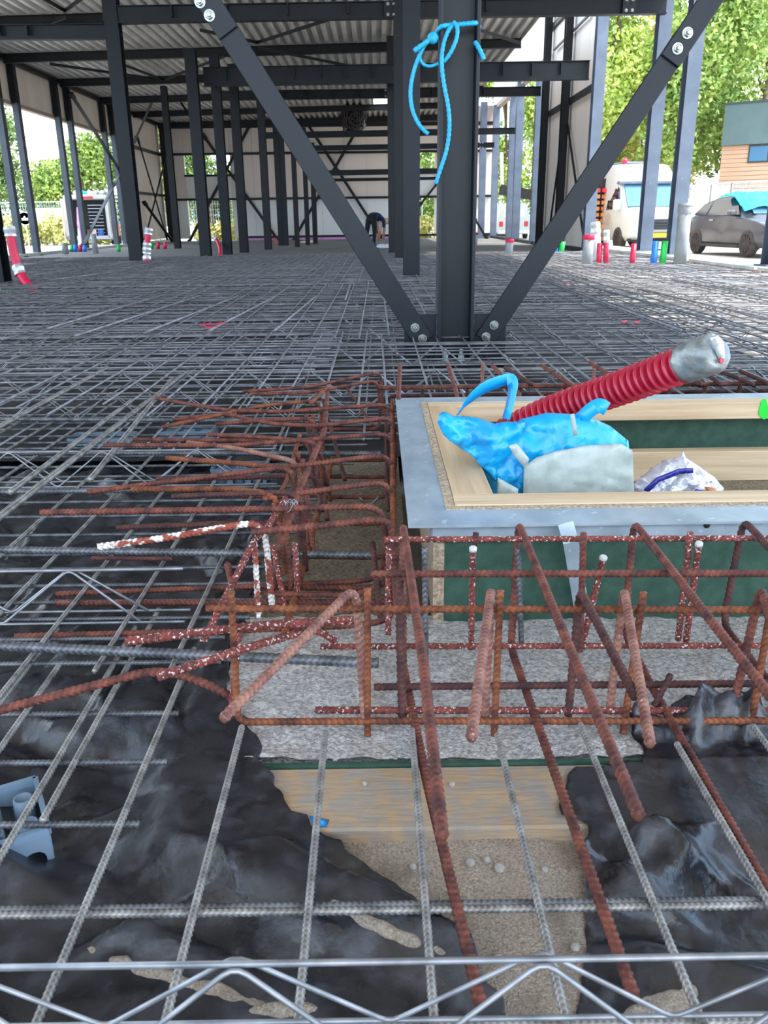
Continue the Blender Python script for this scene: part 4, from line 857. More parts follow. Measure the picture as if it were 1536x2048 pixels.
# pale blue plastic spacer crates under the foil and mesh
def spacer(c, w_, d_, h_, lab, rz=0.0):
    e = empty('spacer_crate', c, lab, 'spacer', 'pale blue plastic spacers', rz)
    m = MB(); n = 3
    for sx in (-1, 1): m.box((sx*w_/2-.004, -d_/2, h_*.82), (sx*w_/2+.004, d_/2, h_))
    for sy in (-1, 1): m.box((-w_/2, sy*d_/2-.004, h_*.82), (w_/2, sy*d_/2+.004, h_))
    m.put('rim', 'spacer_plastic', e, local=True)
    m = MB()
    for sy in (-1, 1):                                  # side walls with arched cut-outs
        for k in range(n):
            xa = -w_/2+k*w_/n; xb = xa+w_/n; c_ = (xa+xb)/2; r = w_/n*.33
            pts = [(xa, 0), (c_-r, 0)]+[(c_+r*math.cos(t), .35*h_+r*.9*math.sin(t)) for t in np.linspace(math.pi, 0, 7)]+[(c_+r, 0), (xb, 0), (xb, h_*.84), (xa, h_*.84)]
            m.prism([(x, sy*d_/2-.002, z) for x, z in pts], (0, .004, 0))
    for sx in (-1, 1): m.box((sx*w_/2-.002, -d_/2, 0), (sx*w_/2+.002, d_/2, h_*.84))
    m.put('side_wall', 'spacer_plastic', e, local=True)
    for k in range(n):
        for j in (-1, 1):
            x = -w_/2+(k+.5)*w_/n; m = MB(); m.lathe([(w_/n*.36, 0), (w_/n*.30, h_*.9), (w_/n*.24, h_*.9), (w_/n*.24, h_*.6)], (x, j*d_*.24, 0), n=12); m.put('cup', 'spacer_plastic', e, True, local=True)
p = PZ(10, 1660, -.03); spacer((p[0]-.03, p[1]+.02, -.10), .15, .14, .08, 'pale blue plastic spacer poking from the foil at the left edge', .5)
p = PZ(205, 868, 0); spacer((p[0], p[1], -.075), .26, .12, .07, 'pale blue plastic spacer under the mesh left of the long bar')
p = PZ(330, 855, 0); spacer((p[0]+.1, p[1], -.075), .24, .12, .07, 'pale blue plastic spacer under the mesh right of the long bar')
p = PZ(480, 925, 0); spacer((p[0], p[1], -.07), .2, .1, .06, 'pale blue plastic spacer half hidden under the side cage')
# ================================================================== pipes, hoses, formwork
def pipe(px, ptop, r, mat, label, cap=None, Y_=None, z=-.03, name='stub_pipe', lean=0, extra=None):
    p = PZ(*px, z) if Y_ is None else PY(*px, Y_); q = PY(*ptop, p[1]); e = empty(name, p, label, 'pipe')
    d = (q-p)/np.linalg.norm(q-p); m = MB(); L_ = np.linalg.norm(q-p)
    m.lathe([(r, 0), (r, L_), (r*.86, L_), (r*.86, L_-.08)], p, d, 20); m.put('pipe_body', mat, e, True)
    if cap == 'ring': MB().lathe([(r*1.02, 0), (r*1.1, .005), (r*1.1, .07), (r*1.0, .075)], q-d*.07, d, 20).put('red_ring', 'tape_red', e, True)
    if cap == 'socket':
        MB().lathe([(r, 0), (r*1.14, .03), (r*1.14, .16), (r*1.02, .17)], q-d*.17, d, 20).put('socket', mat, e, True)
        MB().lathe([(r*1.2, 0), (r*1.2, .03)], q-d*.05, d, 20).put('socket_bead', mat, e, True)
    if cap == 'tape':
        MB().lathe([(r*1.05, 0), (r*1.25, .04), (r*1.05, .1), (r*1.2, .16), (r*1.02, .2)], q-d*.15, d, 10).put('tape_wrap', 'tape_silver', e)
    return e
pipe((1172, 549), (1178, 470), .085, 'pvc_grey', 'grey pipe with a red top ring in the mesh near the pale column', 'ring')
pipe((1357, 549), (1372, 406), .10, 'pvc_grey', 'tall grey drain pipe with a socket next to the grey car', 'socket')
pipe((1196, 540), (1190, 450), .08, 'pvc_light', 'pale grey pipe end behind the red pipes', 'tape')
pipe((1196, 546), (1200, 486), .045, 'pvc_red', 'dark red pipe beside the pale grey pipe end'); pipe((1211, 546), (1213, 466), .045, 'pvc_red', 'dark red pipe with a pale tip, right of the pair', 'tape')
pipe((1262, 548), (1268, 487), .045, 'pvc_red', 'single red pipe between the pale columns'); pipe((1304, 549), (1312, 482), .05, 'pvc_blue', 'blue pipe before the pale column'); pipe((1322, 549), (1330, 482), .05, 'pvc_green', 'green pipe before the pale column')
pipe((1015, 523), (1020, 478), .085, 'pvc_grey', 'grey pipe with a red ring behind the right brace', 'ring'); pipe((1110, 515), (1113, 485), .06, 'pvc_blue', 'blue pipe behind the right brace', z=0); pipe((1120, 515), (1126, 483), .06, 'pvc_green', 'green pipe behind the right brace', z=0)
pipe((950, 492), (952, 465), .07, 'pvc_light', 'thin pale pipe with a red ring right of the braced column', 'ring', z=0); pipe((131, 508), (129, 486), .09, 'pvc_grey', 'short dark grey pipe before the van', z=0); pipe((192, 507), (186, 468), .08, 'pvc_grey', 'leaning grey pipe stub before the van', z=0)
for x, m_, lab in ((143, 'pvc_green', 'tiny green pipe end on the slab by the left window band'), (150, 'pvc_blue', 'tiny blue pipe end left of the pink cloth'), (160, 'pvc_red', 'tiny red pipe end beneath the pink cloth'), (169, 'pvc_blue', 'tiny blue pipe end at the foot of the cross bar'), (237, 'pvc_green', 'tiny green pipe end under the red van flank'), (303, 'pvc_green', 'green pipe end at the far left corner'), (316, 'pvc_red', 'red pipe end at the far left corner'), (330, 'tape_red', 'pink bent pipe end at the far left corner')):
    pipe((x, 504 if x < 300 else 498), (x+1, 490 if x < 300 else 484), .06, m_, lab, z=0)
m = MB(); m.beam(PY(1185, 541, 13.3), PY(1350, 533, 13.3), rect(.06, .05)); o = m.put('pipe_rail', 'galv'); tag(o, 'galvanised rail tying the upright pipes together', 'rail')
for i, (a, b, lab) in enumerate(((8.0, 11.6, 'orange brown formwork boards nearest the right photo edge'), (11.7, 14.2, 'orange brown formwork boards before the car wheels'), (14.3, 21.5, 'orange brown formwork boards before the camper'))):
    e = empty('edge_formwork', (5.2, (a+b)/2, -.1), lab, 'formwork')
    MB().box((5.14, a, -.12), (5.18, b, .04)).put('board', 'form_timber', e); MB().box((5.15, a, .045), (5.19, b, .15)).put('board', 'form_timber', e); MB().box((5.1, a, .15), (5.75, b, .19)).put('top_board', 'form_board', e)
    for k in range(int((b-a)/.9)): MB().box((5.07, a+.4+k*.9, -.12), (5.14, a+.47+k*.9, .15)).put('batten', 'form_timber', e)
def hose(name, pts, r, mat, label, tapes=()):
    P = np.array([PY(x, y, Y_) for x, y, Y_ in pts]); e = empty(name, P[-1], label, 'hose'); Ps = smooth_path(P, 3); V, Q, T = sweep(Ps, r, 12); put('hose_body', V, Q, T, mat, e)
    for t in tapes:
        i = int(t*(len(Ps)-2)); d = Ps[i+1]-Ps[i]; MB().lathe([(r*1.25, -.06), (r*1.5, -.02), (r*1.3, .03), (r*1.45, .06)], Ps[i], d, 9).put('tape_wrap', 'tape_silver', e)
hose('red_hose', [(20, 462, 11.1), (24, 490, 11.1), (32, 525, 11.1), (42, 552, 11.05), (58, 572, 11.0), (72, 587, 10.9)], .055, 'tape_red', 'bent red hose taped to the column at the left photo edge', (0.02, .55))
hose('red_hose', [(297, 462, 17.3), (294, 490, 17.3), (293, 515, 17.3), (297, 542, 17.1)], .06, 'tape_red', 'red hose with silver tape on the left hall column', (.05, .35, .5, .85))
hose('red_hose', [(426, 470, 24), (434, 480, 24), (440, 495, 23.5), (441, 512, 23)], .045, 'tape_red', 'short red hose between the two dark columns', (.1,))
hose('red_hose', [(550, 478, 36), (556, 488, 35), (560, 495, 34)], .06, 'tape_red', 'small red hose before the close slim posts')
e = empty('green_basket', PZ(10, 590, 0), 'green plastic netting at the foot of the left edge column', 'netting'); m = MB()
for k in range(5): a = PY(-2+k*7, 572, 11.0); b = PY(-2+k*7+3, 592, 11.0); m.beam(a, b, rect(.012, .012), (0, 1, 0))
for yv in (574, 590): m.beam(PY(-4, yv, 11.0), PY(32, yv, 11.0), rect(.012, .012))
m.put('net', 'pvc_green', e)
# ================================================================== hanging cable tangle
c = PY(707, 232, 38.0); e = empty('cable_coil', c, 'black tangled cable coil hanging from the roof', 'cable'); rg = np.random.default_rng(3)
for k in range(20):
    P = []; a0 = rg.uniform(0, 6.28)
    for t in np.linspace(0, 6.28*2.2, 46):
        R_ = (.18+.26*(k%5)/4)+.08*math.sin(2.3*t+k); P.append(c+A(R_*math.cos(t+a0)*(.85+.2*math.sin(k)), .18*math.sin(1.7*t+k), R_*1.25*math.sin(t+a0)-.03*(k%6)))
    tube('cable_turn', P, .034, 'cable_black', e, 5)
for k in range(9): p = c+A(rg.uniform(-.4, .4), rg.uniform(-.1, .1), -.2); tube('cable_end', [p, p+A(rg.uniform(-.1, .1), 0, -.35), p+A(rg.uniform(-.25, .25), 0, -.6)], .016, 'cable_black', e, 4, 2)
tube('hanger', [c+A(0, 0, .4), c+A(.02, 0, .75)], .03, 'cable_black', e, 6)
# ================================================================== people
def person(name, base, s, joints, edges, fm, label, rz=0.0, extra=None):
    e = empty(name, base, label, 'person', rz=rz)
    me = bpy.data.meshes.new('body'); me.from_pydata([j[:3] for j in joints], edges, []); o = bpy.data.objects.new('body', me); COL.objects.link(o)
    o.modifiers.new('skin', 'SKIN'); o.modifiers.new('sub', 'SUBSURF').levels = 2
    sv = me.skin_vertices[0].data
    for i, j in enumerate(joints): sv[i].radius = (j[3], j[4] if len(j) > 4 else j[3]); sv[i].use_root = i == 0
    dg = bpy.context.evaluated_depsgraph_get(); me2 = bpy.data.meshes.new_from_object(o.evaluated_get(dg)); bpy.data.objects.remove(o)
    for m_ in fm[0]: me2.materials.append(MATS[m_])
    for p in me2.polygons: p.material_index = fm[1](p.center); p.use_smooth = True
    b = bpy.data.objects.new('body', me2); COL.objects.link(b); b.parent = e; return e
J = [(0, 0, .95, .15, .13), (.05, -.10, .86, .11), (.06, -.11, .50, .075), (-.02, -.12, .09, .05), (.14, -.13, .045, .045),
     (.05, .10, .86, .11), (-.04, .12, .50, .075), (-.12, .13, .09, .05), (.04, .14, .045, .045),
     (.20, 0, 1.04, .15, .12), (.42, 0, .96, .16, .12), (.52, 0, .86, .07), (.60, 0, .72, .10), (.66, 0, .62, .08),
     (.46, -.2, .86, .065), (.47, -.22, .58, .05), (.52, -.14, .34, .04), (.55, -.10, .25, .03), (.46, .2, .86, .065), (.50, .22, .58, .05), (.56, .12, .34, .04), (.58, .08, .25, .03)]
E_ = [(0, 1), (1, 2), (2, 3), (3, 4), (0, 5), (5, 6), (6, 7), (7, 8), (0, 9), (9, 10), (10, 11), (11, 12), (12, 13), (10, 14), (14, 15), (15, 16), (16, 17), (10, 18), (18, 19), (19, 20), (20, 21)]
p1 = PZ(742, 496, 0.0)
def f1(c): 
    if c.z < .1: return 3
    if c.x < .1 + (0 if c.z > .8 else .12) and c.x < .12: return 0
    if c.x > .56 or c.z < .62: return 2
    return 1
person('person', p1, 1, J, E_, (['trousers', 'navy', 'skin', 'rubber'], f1), 'person in black trousers and navy top bending down near the back wall', rz=1.0)
J2 = [(x*.95, y, z*.82, r, *rest) for x, y, z, r, *rest in J]
def f2(c):
    if c.z < .09: return 3
    if c.z < .42 and c.x < .2: return 2
    if c.x < .12: return 0
    if c.x > .58 or c.z < .5: return 2
    return 1
p2 = PZ(788, 494.5, 0.0); person('person', p2, 1, J2, E_, (['trousers', 'shirt_pink', 'skin', 'sole_white'], f2), 'person in pale pink shirt and dark shorts crouching half behind the third column', rz=math.pi)
for k, (px, lab) in enumerate(((764, 'white bag on the slab by the bending person, left one'), (778, 'white bag on the slab by the bending person, right one'))):
    p = PZ(px, 497, 0); m = MB(); m.lathe([(.12, 0), (.2, .03), (.16, .1), (.05, .14)], p, (.1, 0, 1), 9); o = m.put('cement_bag', 'sole_white', None, True); tag(o, lab, 'bag')
# ================================================================== vehicles (own axes: x forward, y left, z up)
def hull(stations):
    V = []; F_ = []; n = 12
    for x, zb, wb, zw, wr, zr in stations:
        half = [(0, zb), (wb*.9, zb), (wb, zb+.16), (wb*1.0, zw), (wr, zr-.06), (wr*.8, zr), (0, zr+.015)]
        V += [(x, y, z) for y, z in half]+[(x, -y, z) for y, z in half[-2:0:-1]]
    m = len(stations)
    for k in range(m-1):
        for i in range(n): j = (i+1) % n; F_.append((k*n+i, k*n+j, (k+1)*n+j, (k+1)*n+i))
    F_ += [tuple(range(n-1, -1, -1)), tuple(range((m-1)*n, m*n))]
    return V, F_
def hullput(st, name, mat, parent):
    V, F_ = hull(st); o = put(name, V, mat=mat, parent=parent, polys=F_, local=True, smooth=True)
    b = o.modifiers.new('soft', 'BEVEL'); b.width = .03; b.segments = 2; b.limit_method = 'ANGLE'; b.angle_limit = math.radians(35)
    return o
def wheel(x, y, r, parent, wd=.2, spokes=10):
    s = 1 if y > 0 else -1; m = MB(); m.lathe([(r*.66, -wd/2), (r*.93, -wd/2), (r, -wd*.35), (r, wd*.35), (r*.93, wd/2), (r*.66, wd/2)], (x, y, r), (0, s, 0), 28)
    t_ = m.put('wheel', 'rubber', parent, True, local=True)
    m = MB(); m.lathe([(r*.70, wd*.30), (r*.70, wd*.5), (r*.62, wd*.5), (r*.6, wd*.36)], (x, y, r), (0, s, 0), 28); m.lathe([(r*.16, wd*.3), (r*.16, wd*.48), (r*.1, wd*.52)], (x, y, r), (0, s, 0), 12)
    for k in range(spokes):
        a = 2*math.pi*k/spokes; m.beam((x+r*.1*math.cos(a), y+s*wd*.42, r+r*.1*math.sin(a)), (x+r*.66*math.cos(a), y+s*wd*.46, r+r*.66*math.sin(a)), rect(.035, .04), (0, 1, 0))
    m.put('rim', 'rim_black', t_, local=True)
def flat(name, pts, mat, parent, d=.012):
    P = np.array(pts, float); n_ = np.cross(P[1]-P[0], P[2]-P[0]); n_ /= np.linalg.norm(n_); return MB().prism(P-n_*d*.5, n_*d).put(name, mat, parent, local=True)
G = -.15
# grey hatchback
a = -1.45; r0 = PZ(1398, 507, G); hd = A(math.cos(a), math.sin(a), 0); lf = A(-math.sin(a), math.cos(a), 0); base = r0+hd*1.32+lf*.76; base[2] = G
e = empty('hatchback_car', base, 'dark grey hatchback with black rims and a blue cloth over the windscreen', 'car', rz=a)
hullput([(-2.1, .42, .66, .82, .56, .93), (-2.02, .32, .80, .92, .62, 1.08), (-1.62, .26, .88, .96, .60, 1.36), (-.95, .2, .90, .97, .60, 1.47), (0, .2, .9, .96, .60, 1.50), (.42, .2, .9, .95, .58, 1.44), (1.1, .2, .9, .94, .72, 1.03), (1.62, .22, .89, .86, .70, .92), (2.02, .28, .80, .72, .6, .78), (2.16, .36, .64, .58, .5, .62)], 'car_body', 'grey_paint', e)
for s in (-1, 1):
    sy = lambda z: s*(.90-(z-.97)/.46*.29+.012)
    flat('side_window', [(x, sy(z), z) for x, z in ((-1.62, 1.03), (-1.42, 1.27), (-1.0, 1.37), (-.92, 1.0))], 'glass_dark', e); flat('side_window', [(x, sy(z), z) for x, z in ((-.85, 1.0), (-.93, 1.38), (-.1, 1.41), (.3, 1.35), (.82, 1.02))], 'glass_dark', e)
    flat('sill', [(-1.0, s*.915, .22), (.95, s*.915, .22), (.95, s*.915, .30), (-1.0, s*.915, .30)], 'rim_black', e)
    m = MB(); m.box((.55, s*.92, 1.0), (.75, s*1.1, 1.13), .03); m.put('wing_mirror', 'grey_paint', e, local=True)
    flat('door_handle', [(-.62, s*.92, .88), (-.42, s*.92, .88), (-.42, s*.92, .91), (-.62, s*.92, .91)], 'chrome', e, .02)
    for x in (-1.32, 1.32): wheel(x, s*.82, .33, e)
flat('windscreen', [(1.1, .66, 1.04), (.45, .54, 1.45), (.45, -.54, 1.45), (1.1, -.66, 1.04)], 'glass', e, .02)
flat('headlamp', [(1.95, -.5, .72), (1.7, -.8, .84), (1.6, -.86, .72), (1.95, -.72, .62)], 'lamp_clear', e, .02)
ba = base
c_ = empty('blue_cloth', base, 'bright blue cloth draped over the car windscreen and roof', 'cloth', rz=a)
X_, Y_ = np.meshgrid(np.linspace(-.35, 1.0, 34), np.linspace(-.86, .5, 34)); Z_ = np.interp(X_, [-.4, .0, .42, 1.1], [1.52, 1.53, 1.48, 1.10])+.035-.10*np.clip(np.abs(Y_)-.5, 0, 1)*2.6+.05*np.abs(vnoise(X_*6, Y_*6, 61)*2-1)
Z_ -= np.clip(X_-.55-.25*np.sin(Y_*7), 0, 1)*0; V = np.stack([X_, Y_, Z_], -1).reshape(-1, 3); i = np.arange(33)[:, None]*34+np.arange(33)[None]
o = put('drape', V, np.stack([i, i+1, i+35, i+34], -1).reshape(-1, 4), None, 'cloth_blue', c_, local=True); o.modifiers.new('thickness', 'SOLIDIFY').thickness = .01
# white camper van
a = -1.47; f0 = PY(1318, 496, 27.2); e = empty('camper_van', A(f0[0], f0[1], G), 'white high roof camper van facing the camera behind the pale columns', 'van', rz=a)
hullput([(0, .34, .80, .78, .74, .98), (-.12, .28, .95, .95, .86, 1.10), (-.72, .28, 1.0, 1.18, .93, 1.28), (-1.38, .28, 1.0, 1.22, .86, 2.0), (-1.42, .28, 1.0, 1.22, .88, 2.34), (-1.9, .28, 1.0, 1.22, .92, 2.6), (-5.9, .28, 1.0, 1.22, .94, 2.62)], 'van_body', 'white_paint', e)
flat('windscreen', [(-.70, .84, 1.30), (-1.33, .76, 1.97), (-1.33, -.76, 1.97), (-.70, -.84, 1.30)], 'glass', e, .03)
MB().box((-1.45, -.97, 1.98), (-1.22, .97, 2.08), .02).put('sun_visor', 'outer_steel', e, local=True)
flat('grille', [(.015, .45, .62), (-.03, .52, .92), (-.03, -.52, .92), (.015, -.45, .62)], 'grille', e, .06)
for k in range(3): MB().box((.0, -.43, .66+k*.085), (.05, .43, .69+k*.085)).put('grille_bar', 'chrome', e, local=True)
MB().box((-.3, -.97, .26), (.05, .97, .36), .03).put('lower_bumper', 'rim_black', e, local=True); MB().box((.0, -.6, .46), (.05, .6, .54), .02).put('air_intake', 'grille', e, local=True)
MB().box((.04, -.26, .40), (.07, .26, .51)).put('number_plate', 'plate_yellow', e, local=True)
for s in (-1, 1):
    flat('headlamp', [(-.05, s*.6, .78), (-.12, s*.62, 1.0), (-.42, s*.93, 1.06), (-.2, s*.94, .86)], 'lamp_clear', e, .05)
    flat('side_window', [(-1.0, s*.985, 1.25), (-1.42, s*.90, 1.92), (-2.05, s*.905, 1.92), (-2.1, s*1.005, 1.22)], 'glass_dark', e, .04)
    MB().box((-.98, s*1.02, 1.2), (-.82, s*1.24, 1.52), .03).put('wing_mirror', 'white_paint', e, local=True)
    for x in (-.95, -4.4): wheel(x, s*.93, .35, e, .22, 7)
flat('flank_stripe', [(-1.4, -1.012, .5), (-5.8, -1.012, .5), (-5.8, -1.012, 1.15), (-1.7, -1.012, 1.1)], 'silver_paint', e, .01)
MB().box((-3.4, -.5, 2.62), (-2.2, .5, 2.70), .03).put('roof_hatch', 'outer_steel', e, local=True); MB().lathe([(.08, 0), (.1, .08), (.05, .16)], (-2.0, -.55, 2.63), n=10).put('beacon', 'tape_red', e, True, local=True)
# tool rack beside the camper
b = PY(1198, 470, 29.5); e = empty('tool_rack', A(b[0], 29.5, G), 'dark rack of orange and brown crates beside the camper', 'rack')
MB().box((b[0]-.32, 29.6, G), (b[0]+.25, 30.1, 2.05)).put('rack_back', 'van_inside', e)
for k in range(9):
    for j in range(2):
        z = .1+k*.19; MB().box((b[0]-.24+j*.24, 29.42, z), (b[0]-.06+j*.22, 29.6, z+.13), .02).put('crate', ('crate_mix', 'orange_print')[(k+j) % 2] if k < 8 else 'red_stripe', e)
# small white van, seen from behind
b = PY(1024, 480, 45); e = empty('delivery_van', A(b[0]+.05, 45, G), 'small white van seen from behind between the pale posts', 'van', rz=math.pi/2)
hullput([(0, .3, .78, .8, .66, 1.6), (.06, .25, .82, .85, .7, 1.66), (.6, .22, .84, .9, .72, 1.72), (3.0, .22, .84, .9, .72, 1.7), (3.6, .22, .84, .9, .6, 1.2), (4.3, .3, .75, .7, .6, .85)], 'van_body', 'white_paint', e)
for s in (-1, 1): MB().box((-.03, s*.64-.1, .6), (.03, s*.64+.1, .85), .02).put('tail_lamp', 'lamp_red', e, local=True)
for s in (-1, 1): flat('rear_window', [(-.012, s*.06, 1.05), (-.012, s*.55, 1.05), (-.012, s*.5, 1.42), (-.012, s*.06, 1.42)], 'lamp_clear', e, .02)
MB().box((-.06, -.78, .25), (.02, .78, .42), .02).put('bumper', 'pvc_light', e, local=True); MB().box((-.04, -.25, .5), (0, .25, .6)).put('number_plate', 'plate_yellow', e, local=True)
for s in (-1, 1):
    for x in (.8, 3.4): wheel(x, s*.74, .3, e)
# open work van on the left
b = PY(182, 490, 38.0); a = math.pi/2+.22; e = empty('work_van', A(b[0], 38.0, G), 'white work van with red and blue stripes and open rear doors', 'van', rz=a)
hullput([(.5, .35, .95, 1.0, .84, 2.12), (.6, .3, .98, 1.0, .86, 2.18), (4.0, .3, .98, 1.0, .86, 2.18), (4.7, .3, .98, 1.05, .7, 1.5), (5.4, .35, .88, .8, .74, 1.05)], 'van_body', 'white_paint', e)
MB().box((.44, -.72, .5), (.52, .72, 1.95)).put('cargo_hold', 'van_inside', e, local=True)
m = MB(); m.box((-.0, -.9, 1.98), (.6, .9, 2.14), .03); m.box((0.0, .76, .4), (.5, .92, 2.0)); m.box((0.0, -.92, .4), (.5, -.76, 2.0)); m.box((0, -.9, .36), (.5, .9, .5)); m.put('rear_frame', 'white_paint', e, local=True)
for k in range(9): MB().box((.30, -.62, .62+k*.14), (.42, -.02, .64+k*.14)).put('shelf', 'chrome', e, local=True)
for x_, m_ in ((.15, 'crate_mix'), (-.15, 'shirt_pink'), (-.45, 'blue_stripe')): MB().box((.2, x_-.12, .5), (.42, x_+.12, .75), .02).put('box', m_, e, local=True)
MB().box((-.04, -.3, 2.0), (.02, .3, 2.1)).put('brake_light', 'lamp_red', e, local=True)
m = MB(); m.box((-.75, .9, .4), (.02, .95, 2.0), .02); m.put('rear_door', 'white_paint', e, local=True); m = MB(); m.box((-.65, -.95, .4), (.02, -.9, 2.0), .02); m.put('rear_door', 'white_paint', e, local=True)
for k, (z0, z1, m_) in enumerate(((.95, 1.12, 'blue_stripe'), (.45, .95, 'red_stripe'))): flat('flank_stripe', [(1.0, -1.0, z0), (4.2, -1.0, z0), (4.2, -1.0, z1), (1.0, -1.0, z1)], m_, e, .03)
for s in (-1, 1): MB().box((.0, s*.93-.04, .6), (.06, s*.93+.04, 1.1)).put('tail_lamp', 'lamp_red', e, local=True)
for k in range(5): MB().tube([(.6+k*.1, -.7+k*.3, 2.28), (3.4, -.7+k*.3, 2.3)], .09, 8).put('roof_roll', 'white_paint' if k != 3 else 'cloth_blue', e, True, local=True)
for s in (-1, 1):
    for x in (1.3, 4.5): wheel(x, s*.9, .34, e)
c0 = PY(163, 450, 37.0); e = empty('hanging_cloth', PY(163, 495, 37.0), 'lilac and mint cloth hanging on the open van door', 'cloth')
pillow('lilac_cloth', [(153, 415), (158, 412), (163, 440), (168, 462), (170, 490), (163, 492), (160, 468), (154, 450)], 37.0, .06, .05, 'pink_cloth', e, 31, n=60, kz=4); pillow('mint_cloth', [(155, 455), (161, 462), (164, 480), (166, 496), (157, 498)], 37.1, .05, .04, 'mint_cloth', e, 32, n=30, kz=4)
# crane lorry far right
c0 = PY(975, 340, 52); e = empty('crane_lorry', PY(985, 470, 52), 'orange and black loading crane with a horizontal boom among the trees', 'crane')
def cb(a, b, w_, mat, nm): MB().beam(PY(*a, 52), PY(*b, 52), rect(w_, w_), (0, 1, 0)).put(nm, mat, e)
cb((1000, 379), (1100, 396), .55, 'cable_black', 'boom'); cb((976, 338), (976, 366), .5, 'orange_machine', 'crane_head'); cb((976, 302), (976, 334), .5, 'cable_black', 'crane_jib'); cb((1003, 305), (1004, 372), .18, 'pvc_light', 'hydraulic_ram'); cb((948, 302), (948, 325), .5, 'pvc_light', 'cab_panel'); cb((985, 366), (990, 475), .4, 'cable_black', 'mast')
MB().box((PY(960, 475, 52)[0], 51.5, G), (PY(1012, 475, 52)[0], 52.8, .75)).put('lorry_bed', 'cable_black', e)
# ================================================================== neighbouring building, fences, sign
e = empty('neighbour_building', A(20, 40, G), 'building with dark green fascia and brown timber siding at the right edge', 'building')
bx, by = PY(1452, 230, 40)[0], 40.0; tdir = A(.80, -.60, 0); nrm = A(-.6, -.8, 0); o0 = A(bx, by, 0)
def wallbox(u0, u1, z0, z1, d0, d1, nm, mat): MB().prism([o0+tdir*u+A(0, 0, z)-nrm*d0*-1 for u, z in ((u0, z0), (u1, z0), (u1, z1), (u0, z1))], nrm*(d1-d0)).put(nm, mat, e)
wallbox(0, 9, 3.75, 5.4, .0, .22, 'fascia', 'fascia_green'); wallbox(-.05, 9, 5.38, 5.46, -.3, .26, 'roof_edge', 'window_frame'); wallbox(0, 9, G, 3.75, -3, .0, 'wall_core', 'siding_wood')
for k in range(22): wallbox(.02, 9, G+k*.177+.01, G+k*.177+.167, .0, .05, 'siding_board', 'siding_wood')
wallbox(1.15, 6, 3.0, 3.72, .05, .10, 'window_frame', 'window_frame')
for k in range(6): wallbox(1.22+k*.8, 1.95+k*.8, 3.07, 3.66, .09, .115, 'pane', 'glass'); 
wallbox(0, 9, 3.75, 5.4, -3, 0, 'upper_core', 'fascia_green')
def fence(pa, pb, h_, label, n=26):
    pa = np.array(pa, float); pb = np.array(pb, float); e = empty('fence_panel', (pa+pb)/2, label, 'fence', 'wire fence panels'); m = MB()
    for p in (pa, pb): m.tube([p, p+A(0, 0, h_)], .035, 6)
    for z in (.08, h_): m.tube([pa+A(0, 0, z), pb+A(0, 0, z)], .03, 6)
    m.put('frame', 'galv', e); m = MB()
    for k in range(1, n): p = pa+(pb-pa)*k/n; m.beam(p+A(0, 0, .08), p+A(0, 0, h_), rect(.012, .012), (1, 0, 0))
    for z in np.linspace(.3, h_-.2, 7): m.beam(pa+A(0, 0, z), pb+A(0, 0, z), rect(.012, .012))
    m.put('wire_grid', 'galv', e, kind='stuff'); m = MB()
    for p in (pa, pb): m.box(p+A(-.3, -.12, -.02), p+A(.3, .12, .12))
    m.put('foot_block', 'concrete_floor', e)
q = [A(12.0, 33.5, G), A(13.6, 31.6, G), A(15.2, 29.8, G), A(17.0, 28.2, G)]
q = [PZ(1372, 483, G), PZ(1420, 484, G), PZ(1462, 486, G), PZ(1545, 490, G)]
def fp(x, ytop, Y_): p = PY(x, ytop, Y_); return A(p[0], Y_, G)
q = [fp(1376, 374, 36), fp(1424, 365, 34.5), fp(1466, 357, 33), fp(1545, 350, 31.5)]
for k, lab in enumerate(('wire fence panel behind the grey car, left one', 'wire fence panel behind the grey car, middle one', 'wire fence panel before the timber siding')): fence(q[k], q[k+1], 2.15, lab)
fl = [A(-21.5, 47, G), A(-18.2, 47, G), A(-14.9, 47, G), A(-11.6, 47, G), A(-8.3, 47, G), A(-5.0, 47, G), A(-1, 47, G), A(2.4, 47, G), A(5.0, 47, G)]
for k, lab in enumerate(('wire fence panel at the far left photo edge', 'wire fence panel behind the blue round sign', 'wire fence panel behind the yellow weeds', 'wire fence panel hidden behind the work van', 'wire fence panel behind the back window opening', None, 'wire fence panel behind the right back opening')):
    if lab: fence(fl[k], fl[k+1], 2.1, lab)
p = PY(50, 437, 40); e = empty('round_sign', A(p[0], 40, G), 'blue round sign with a white symbol on a post', 'sign')
MB().lathe([(.30, 0), (.30, .03)], p, (0, -1, 0), 28).put('disc', 'sign_blue', e)
m = MB(); m.prism([p+A(dx, -.035, dz) for dx, dz in ((-.14, -.08), (.14, -.08), (.14, .02), (.05, .02), (.03, .1), (-.03, .1), (-.05, .02), (-.14, .02))], (0, -.006, 0)); m.put('symbol', 'sign_white', e); m = MB(); m.lathe([(.285, 0), (.285, .004), (.265, .004), (.265, 0)], p+A(0, -.03, 0), (0, -1, 0), 28); m.put('white_rim', 'sign_white', e)
MB().tube([A(p[0], 40.03, G), A(p[0], 40.03, p[2]+.3)], .03, 8).put('post', 'galv', e)
p = PY(92, 440, 52); e = empty('site_container', A(p[0], 52, G), 'pale site container behind the left fence', 'container'); MB().box((p[0]-.9, 52, G), (p[0]+.9, 54, 1.75)).put('container_body', 'pvc_light', e)
for k in range(9): MB().box((p[0]-.85+k*.2, 51.96, G+.1), (p[0]-.77+k*.2, 52, 1.65)).put('rib', 'pvc_light', e)
